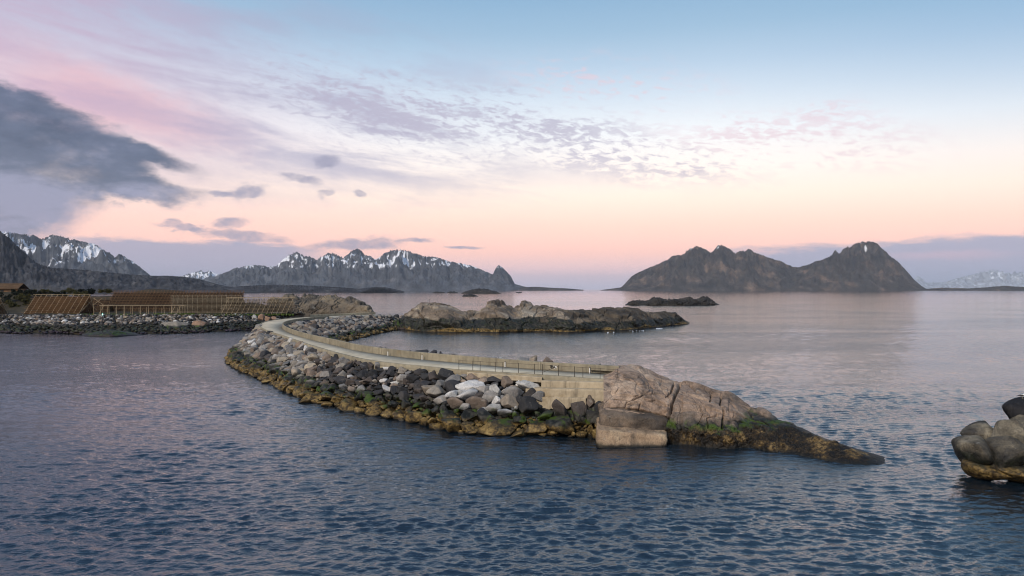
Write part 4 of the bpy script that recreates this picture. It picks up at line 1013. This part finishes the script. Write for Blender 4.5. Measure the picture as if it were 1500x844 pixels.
# ------------------------------------------------------------------ far shore, left
SH_PX = [(-420, 486), (-150, 487), (0, 487.5), (50, 489.5), (90, 488.5), (130, 491), (165, 493), (200, 490.5), (240, 490), (290, 488.5), (320, 486.5), (360, 484.5), (400, 482), (432, 478), (475, 472), (520, 467)]
SHW = resample(chain(SH_PX, 0.), 220)
LZ = 5.0
nb_ = 220
TOPL = np.array([dp(px, HY + (CAMH - LZ)*F/Y, Y) for px, Y in [(-420, 262), (0, 259), (150, 256), (300, 259), (330, 262), (360, 268), (400, 277), (430, 285), (520, 305)]]); TOPL = resample(TOPL, 220)
BACKL = np.array([dp(px, HY + (CAMH - LZ)*F/Y, Y) for px, Y in [(-420, 420), (0, 400), (150, 360), (300, 330), (355, 318), (548, 300)]]); BACKL = resample(BACKL, 220)
rows = []
for t in np.linspace(0, 1, 14): rows.append(SHW*(1 - t) + TOPL*t - [0, 0, .5*(1 - t)])
for t in np.linspace(0, 1, 26)[1:]: rows.append(TOPL*(1 - t) + BACKL*t)
rows.append(BACKL + [0, 5, -8]); rows.insert(0, SHW - [0, 4, 3])
G = np.stack(rows, 1); 
lpx, _ = proj(np.maximum(G, [-1e9, 1., -1e9]))
hillk = np.zeros(G.shape[:2]); tt_ = np.clip((G[..., 1] - 285)/60, 0, 1)
hillk += sstep(160, 230, lpx)*sstep(415, 380, lpx)*sstep(.15, .6, tt_)*3.6
hillk += sstep(150, 20, lpx)*sstep(0., .8, tt_)*8.5 + sstep(360, 230, lpx)*sstep(50, 150, lpx)*sstep(.3, .9, tt_)*5.5
G[..., 2] += np.where(G[..., 2] > LZ - .2, hillk + .5*fbm(G/9, 4, 17), .25*fbm(G/2, 3, 18))
G[..., 2] -= np.where(G[..., 2] > 3, sstep(400, 430, lpx)*.75, 0)
G[:, -1, 2] = -3
o = mesh_obj('far_shore', G.reshape(-1, 3), grid_faces(*G.shape[:2]), LAND); tag(o, 'low brown land behind the rubble bank on the left', 'shore', kind='structure')
items = []
for k in range(5200):
    i = random.uniform(20, 219); t = random.random()**.9; ii = int(i)
    P = SHW[ii]*(1 - t) + TOPL[ii]*t + [0, 0, .15]
    r = random.uniform(.28, .80)*(.8 if t > .8 else 1)
    u = random.random(); cls = 'grey' if u < .55 else 'brown' if u < .75 else 'dark' if u < .85 else 'pale' if u < .93 else 'tan'
    if t < .45: cls = 'black' if u < .7 else 'dark'
    elif random.random() < .35: cls = 'dark'
    items.append((P, (r*1.25, r, r*.8), (random.uniform(-.4, .4), random.uniform(-.4, .4), random.uniform(0, 6)), random.choice(PAL[cls])))
rubble('shore_rubble', items, 'grey riprap stones facing the far shore bank on the left', FARRUBBLE, 2)
# low weedy slabs at the water's edge
o = loft_rock('shore_rock', [(120, 492.5), (160, 493.8), (200, 491.5), (215, 490.5)], [(120, 489), (140, 486), (165, 484.5), (185, 486), (215, 489.5)], 0., 7., 5., rock_mat('weedy_slab', V4(.02, .025, .015), V4(.04, .05, .025), V4(.1, .1, .08), .6, weed=(.4, 4.), green=1.2, weedcol=.3), nx=120, nf=30, slab=(3., .5, .3), amp=.3, seed=97)
tag(o, 'flat green weeded slab at the water edge below the far racks', 'rock')
o = loft_rock('rock_knoll', [(392, 462), (430, 461), (480, 460.5), (520, 461), (550, 464)], [(392, 440), (402, 437), (412, 438), (420, 433.5), (432, 433.5), (439, 436), (446, 433.5), (470, 432.5), (490, 433.5), (496, 436.5), (515, 438.5), (530, 444), (540, 451), (550, 460)], 4.2, 14., 18., ROCK_KNOLL, nx=360, nf=70, e=.85, slab=(7., 1.6, .7), amp=.7, seed=101)
tag(o, 'brown granite knoll on the far shore right of the racks', 'rock')
# kerb wall along the shore road
mb = MB(); A = OUTR[-34:]; 
V = np.stack([A + [0, 0, 0], A + [0, 0, .75], A - dirv[-34:]*-.3 + [0, 0, .75], A - dirv[-34:]*-.3], 1)
o = mesh_obj('shore_wall', V.reshape(-1, 3), grid_faces(34, 4), WALLC, smooth=False); tag(o, 'low pale wall beside the far end of the road', 'wall')

# ------------------------------------------------------------------ fish drying racks
def fish_mesh(segs, mat, parent, dens, drop=.75, name='hanging_fish'):
    V, fc = [], []
    for a, b in segs:
        a, b = np.array(a, float), np.array(b, float); L = np.linalg.norm(b - a); n = int(L*dens)
        d = (b - a)/max(L, 1e-6)
        for k in range(n):
            p = a + (b - a)*((k + random.random()*.8)/n); l = drop*random.uniform(.7, 1.15); w = .07; yaw = random.uniform(0, 3.14)
            e = np.array([math.cos(yaw), math.sin(yaw), 0])*w; q = np.array([-e[1], e[0], 0])*.45; c0 = len(V)
            for s, zz in ((.35, 0), (1., -.35), (.75, -.75), (.15, -1.)):
                for u in (e*s, q*s, -e*s, -q*s): V.append(p + u + [0, 0, zz*l])
            for r in range(3):
                for i in range(4): fc.append((c0 + r*4 + i, c0 + r*4 + (i+1) % 4, c0 + r*4 + 4 + (i+1) % 4, c0 + r*4 + 4 + i))
    o = mesh_obj(name, V, fc, mat, parent, smooth=False); o['kind'] = 'stuff'; return o
def tent_rack(base, yaw, L, hw, H, nraf, nslat, label, wood, slatmat, fishmat, dens=2.2, gables=True, rr=.10, sr=.06, lean=0.):
    r = empty('fish_rack', base, yaw); tag(r, label, 'fish rack', 'stockfish drying racks on the far shore')
    for k in range(nraf):
        x = L*(k/(nraf - 1)) - L/2
        for s in (-1, 1):
            mb = MB(); mb.pole((x - lean, s*hw, -.4), (x + .04*H, -s*.25, H*1.03), rr, rr*.75, 5); mb.build('rafter', wood, r)
    mb = MB()
    for s in (-1, 1):
        for k in range(nslat):
            f = (k + 1)/(nslat + 1); y = s*hw*(1 - f); z = H*f; x0 = -L/2 - lean*(1 - f) - .5; x1 = L/2 - lean*(1 - f) + .5
            mb.pole((x0 + random.uniform(-.6, .3), y + s*.12, z + random.uniform(-.06, .06)), (x1 + random.uniform(-.3, .6), y + s*.12, z + random.uniform(-.06, .06)), sr, sr*.8, 5)
    mb.build('drying_poles', slatmat, r)
    mb = MB(); mb.pole((-L/2 - .7, 0, H), (L/2 + .7, 0, H), rr*1.1, rr, 6); mb.build('ridge_pole', wood, r)
    if gables:
        mb = MB(); 
        for e in (-1, 1):
            x = e*L/2
            for s in (-1, 1): mb.pole((x + e*.1, s*hw*.9, H*.18), (x + e*.1, -s*hw*.30, H*.72), rr*.6, rr*.6, 5)
        mb.build('gable_brace', wood, r)
    segs = []
    for s in (-1, 1):
        for k in range(nslat):
            f = (k + 1)/(nslat + 1); segs.append(((-L/2 - lean*(1-f), s*hw*(1 - f), H*f), (L/2 - lean*(1-f), s*hw*(1 - f), H*f)))
    for lv in (.3, .5, .68):
        w_ = hw*(1 - lv)*.8
        for y in np.arange(-w_, w_ + .01, 1.1): segs.append(((-L/2 + .2, y, H*lv + .3), (L/2 - .2, y, H*lv + .3)))
    if dens: fish_mesh(segs, fishmat, r, dens)
    return r
def ground_pt(px, Y, z=LZ): p = dp(px, 440, Y); return (p[0], Y, z)
bx, by, bz = ground_pt(99, 272)
tent_rack((bx - 2., by, bz - .2), math.radians(-3), 20.5, 5.2, 7.2, 11, 9, 'big tent shaped rack of brown poles, foremost one on the left', WOODPALE, WOODBROWN, FISH, 15, lean=1.0)
bx, by, bz = ground_pt(-30, 268)
tent_rack((bx, by, bz - .2), math.radians(-3), 15, 4.6, 6.0, 8, 8, 'tent shaped rack cut off by the left edge of the picture', WOODPALE, WOODBROWN, FISH, 9)
bx, by, bz = ground_pt(146, 292)
tent_rack((bx, by, bz - .2), math.radians(6), 8, 4.2, 5.8, 5, 8, 'small dark tent rack between the foremost rack and the long one', WOODBROWN, WOODBROWN, FISHDARK, 9.)
bx, by, bz = ground_pt(262, 303)
tent_rack((bx, by, bz), math.radians(2), 52, 5.4, 8.3, 40, 12, 'very long dark tent rack behind, running along the ridge of the shore', WOODBROWN, WOODBROWN, FISHDARK, 12, lean=1.5)
bx, by, bz = ground_pt(302, 281)
tent_rack((bx, by, bz - .1), math.radians(4), 25, 4.4, 6.6, 15, 14, 'grey pole rack without fish standing right of the flat rack', WOODGREY, WOODGREY, FISHDARK, 7., gables=False, lean=-1.8)
bx, by, bz = ground_pt(382, 279)
tent_rack((bx, by, bz - .1), math.radians(2), 24, 3.6, 6.0, 14, 11, 'bare open rack of thin leaning poles beside the knoll', WOODPALE, WOODGREY, FISHDARK, 2.5, gables=False, rr=.085, sr=.05, lean=1.6)
# flat rack on posts
fr = empty('fish_rack', ground_pt(210, 266)); tag(fr, 'flat topped pale rack on upright posts before the long rack', 'fish rack', 'stockfish drying racks on the far shore')
L = 28.
for x in np.linspace(-L/2, L/2, 11):
    for y in (-2.2, 2.2):
        mb = MB(); mb.pole((x + random.uniform(-.3, .3), y, -.4), (x, y, 3.15), .10, .08, 6); mb.build('rack_post', WOODPALE, fr)
mb = MB()
for y in np.linspace(-2.5, 2.5, 9): mb.pole((-L/2 - .5, y, 3.2 + random.uniform(-.05, .05)), (L/2 + .6, y, 3.2 + random.uniform(-.05, .05)), .08, .07, 5)
for x in np.linspace(-L/2, L/2, 30): mb.pole((x, -2.7, 3.32), (x + random.uniform(-.3, .3), 2.7, 3.36), .06, .05, 5)
mb.build('rack_top', WOODPALE, fr)
for x in (-L/2, L/2 - 2.4, L/2 - .4):
    mb = MB(); mb.pole((x - .8, -2.3, 0), (x + 1.0, -2.3, 3.2), .08, .07, 5); mb.build('rack_brace', WOODPALE, fr)
fish_mesh([((-L/2 + 3, y, 3.1), (L/2 - 1, y, 3.1)) for y in (-1.2, 0, 1.2)], FISHDARK, fr, 3.)
# crossed poles left of the flat rack
cp = empty('crossed_poles', ground_pt(143, 264)); tag(cp, 'two pale crossed poles beside the foremost tent rack gable', 'poles')
for a, b in (((-1.6, 0, 3.4), (1.7, 0, 5.9)), ((-1.6, 0.2, 5.9), (2.3, .2, 3.2))):
    mb = MB(); mb.pole(a, b, .07, .06, 5); mb.build('pole', WOODPALE, cp)
for x in (-1.5, 1.8):
    mb = MB(); mb.pole((x, .1, -.3), (x, .1, 3.9), .08, .07, 5); mb.build('pole', WOODPALE, cp)
# shed on the rise at the left edge
sh = empty('shed', tuple(dp(14, 427, 330))); tag(sh, 'long low brown shed on the rise at the left edge', 'shed')
mb = MB(); mb.box(-9, 5.6, -3, 3, -2., 1.2); mb.build('wall', WOODBROWN, sh)
mb = MB(); mb.hexa([(-9.8, -3.8, 1.0), (6.3, -3.8, 1.0), (6.3, 0, 3.3), (-9.8, 0, 3.3), (-9.8, -3.8, 1.3), (6.3, -3.8, 1.3), (6.3, 0, 3.6), (-9.8, 0, 3.6)])
mb.hexa([(-9.8, 0.002, 3.3), (6.3, 0.002, 3.3), (6.3, 3.8, 1.0), (-9.8, 3.8, 1.0), (-9.8, 0.002, 3.6), (6.3, 0.002, 3.6), (6.3, 3.8, 1.3), (-9.8, 3.8, 1.3)]); mb.build('roof', SHEDROOF, sh)
mb = MB(); mb.box(-2, -.6, -3.06, -2.9, -1.5, .7); mb.build('door', STEEL, sh)
# light beacon pole standing at the bank
lp = empty('light_post', tuple(gp(152.3, 492.5, 0) - [0, .8, 0])); tag(lp, 'thin dark pole with a small greenish lamp before the far bank', 'light post')
mb = MB(); mb.pole((0, 0, -1), (0, 0, 6.3), .10, .08, 8); mb.build('pole', STEEL, lp)
mb = MB(); mb.pole((0, 0, 6.3), (0, 0, 6.75), .15, .13, 10); mb.build('lamp', LAMP, lp)
mb = MB(); mb.pole((0, 0, 6.75), (0, 0, 6.9), .17, .05, 10); mb.build('lamp_cap', STEEL, lp)
mp = empty('marker_pole', tuple(dp(629, 446.2, 262))); tag(mp, 'hair thin pole on the left hump of the islet', 'pole')
mb = MB(); mb.pole((0, 0, -.6), (0, 0, 1.7), .05, .04, 6); mb.build('pole', STEEL, mp); mb = MB(); mb.box(-.1, .1, -.1, .1, 1.7, 1.9); mb.build('pole_top', STEEL, mp)

# ------------------------------------------------------------------ shrubs and grass
def shrub(name, px, py_base, w, h, Y, mat, label, cat='bush', n=700, leaf=.38, group=None):
    base = dp(px, py_base, Y); r = empty(name, tuple(base)); tag(r, label, cat, group)
    k = Y/F; W_, H_ = w*k, h*k; V, fc = [], []
    lobes = [(random.uniform(-.38, .38)*W_, random.uniform(-.3, .3)*W_*.6, random.uniform(.30, .80)*H_, random.uniform(.14, .26)*max(W_*.7, H_)) for _ in range(9)]
    for q in range(n):
        lx, ly, lz, lr = random.choice(lobes); d = np.array([random.gauss(0, 1) for _ in range(3)]); d /= np.linalg.norm(d); d *= lr*random.random()**.4
        c = np.array([lx, ly, max(.05, lz + d[2]*.8)]) + [d[0], d[1], 0]; a = np.array([random.gauss(0, 1) for _ in range(3)]); a /= np.linalg.norm(a); b = np.cross(a, [random.random(), random.random(), 1]); b /= np.linalg.norm(b); s = leaf*random.uniform(.5, 1.2)
        i = len(V); V += [c - a*s, c + b*s*.5, c + a*s, c - b*s*.5]; fc.append((i, i+1, i+2, i+3))
    mesh_obj('foliage', V, fc, mat, r, smooth=False)
    mb = MB()
    for lx, ly, lz, lr in lobes[:5]: mb.pole((lx*.2, ly*.2, -.6), (lx, ly, lz), .09, .03, 5)
    mb.build('trunk', BARK, r)
for a in [('tree', 22, 437, 22, 15, 318, BUSHDARK, 'dark spruce clump nearest the shed on the rise', 'tree'), ('tree', 41, 437, 20, 14, 316, BUSHDARK, 'dark spruce clump in the middle of the rise', 'tree'), ('tree', 56, 438, 16, 14, 314, BUSHDARK, 'dark spruce clump at the right end of the rise', 'tree')]:
    shrub(*a, n=1100, leaf=.45, group='dark trees on the rise')
for a in [('bush', 20, 458, 26, 20, 300, BUSH, 'olive bush beside the cut off rack at the left edge'), ('bush', 40, 452, 24, 16, 303, BUSH, 'olive green bush under the dark trees'), ('bush', 54, 459, 18, 16, 298, BUSH, 'brown olive bush touching the foremost tent rack'), ('bush', 69, 433, 22, 9, 330, BUSH, 'low olive bush on the skyline above the foremost rack'),
          ('bush', 100, 431, 26, 8, 335, BUSH, 'low dark green bush on the skyline right of the olive one'), ('bush', 128, 430.5, 28, 7, 338, BUSHDARK, 'dark flat bush on the skyline above the rack gable'), ('bush', 155, 430, 24, 6, 338, BUSH, 'rightmost low bush on the skyline before the long rack'),
          ('bush', 88, 437, 30, 10, 322, BUSHDARK, 'dark wide bush just above the ridge of the foremost rack'), ('bush', 118, 436, 26, 9, 325, BUSH, 'brown bush above the right end of the foremost rack ridge'), ('bush', 48, 431, 18, 7, 335, BUSH, 'olive bush on the skyline right of the shed'), ('bush', 12, 437, 26, 10, 322, BUSHDARK, 'dark bush right under the shed wall'),
          ('bush', 5, 446, 24, 18, 306, BUSHDARK, 'dark bush under the left end of the shed'), ('bush', 33, 443, 26, 14, 309, BUSH, 'brownish bush directly under the spruce clumps'), ('bush', 62, 445, 22, 16, 306, BUSHDARK, 'dark bush behind the left end of the foremost rack')]:
    shrub(*a, n=1100, group='bushes around the racks')
V, fc = [], []
for k in range(2600):
    px = random.choice([random.uniform(60, 430), random.uniform(225, 285)]); Y = random.uniform(259, 268); p = np.array(ground_pt(px, Y)); a = random.uniform(0, 6.28); e = np.array([math.cos(a), math.sin(a), 0])*.12; h = random.uniform(.2, .6); i = len(V)
    V += [p - e - [0, 0, .2], p + e - [0, 0, .2], p + [random.uniform(-.15, .15), 0, h]]; fc.append((i, i+1, i+2))
o = mesh_obj('grass', V, fc, GRASS, smooth=False); tag(o, 'rough grass tufts along the top of the far bank', 'grass', kind='stuff')

# foam where the swell breaks
V, fc = [], []
for cx_, cy_, wx, n in ((964, 480.6, 9, 16), (935, 484, 14, 8), (890, 486.3, 10, 6)):
    for k in range(n):
        px, py = random.gauss(cx_, wx*.45), cy_ + abs(random.gauss(0, .5)); c = gp(px, py, .05); kk = c[1]/F; i = len(V); m_ = 9
        rx, ry = kk*random.uniform(.5, 1.8), kk*random.uniform(.8, 2.2)
        V.append(c + [0, 0, .05])
        for q in range(m_):
            a = 2*math.pi*q/m_; s = random.uniform(.6, 1.2); V.append(c + [math.cos(a)*rx*s, math.sin(a)*ry*s, -.06])
        for q in range(m_): fc.append((i, i + 1 + q, i + 1 + (q + 1) % m_))
o = mesh_obj('foam', V, fc, FOAM); tag(o, 'small white foam patches where swell breaks on the rocks', 'foam', kind='stuff')

# ------------------------------------------------------------------ haze
hz = MB(); hz.box(-40000, 40000, -3000, 42000, -6., 780.)
m, t = new_mat('haze_air'); pv = t.node('ShaderNodeVolumePrincipled'); out = t.node('ShaderNodeOutputMaterial')
pv.inputs['Color'].default_value = (.78, .86, 1., 1.); pv.inputs['Density'].default_value = 2.2e-5; pv.inputs['Anisotropy'].default_value = 0.
t.l.new(pv.outputs[0], out.inputs['Volume'])
o = hz.build('haze', m); tag(o, 'thin blue evening haze over the fjord', 'haze', kind='stuff')

# ------------------------------------------------------------------ render settings
SC.view_settings.view_transform = 'Standard'; SC.view_settings.look = 'None'; SC.view_settings.exposure = .20; SC.view_settings.gamma = 1.
SC.cycles.max_bounces = 5; SC.cycles.diffuse_bounces = 2; SC.cycles.glossy_bounces = 3; SC.cycles.volume_bounces = 0; SC.cycles.use_denoising = True; SC.cycles.filter_width = 1.05
SC.cycles.caustics_reflective = False; SC.cycles.caustics_refractive = False; SC.cycles.sample_clamp_indirect = 6.
bpy.context.view_layer.update()
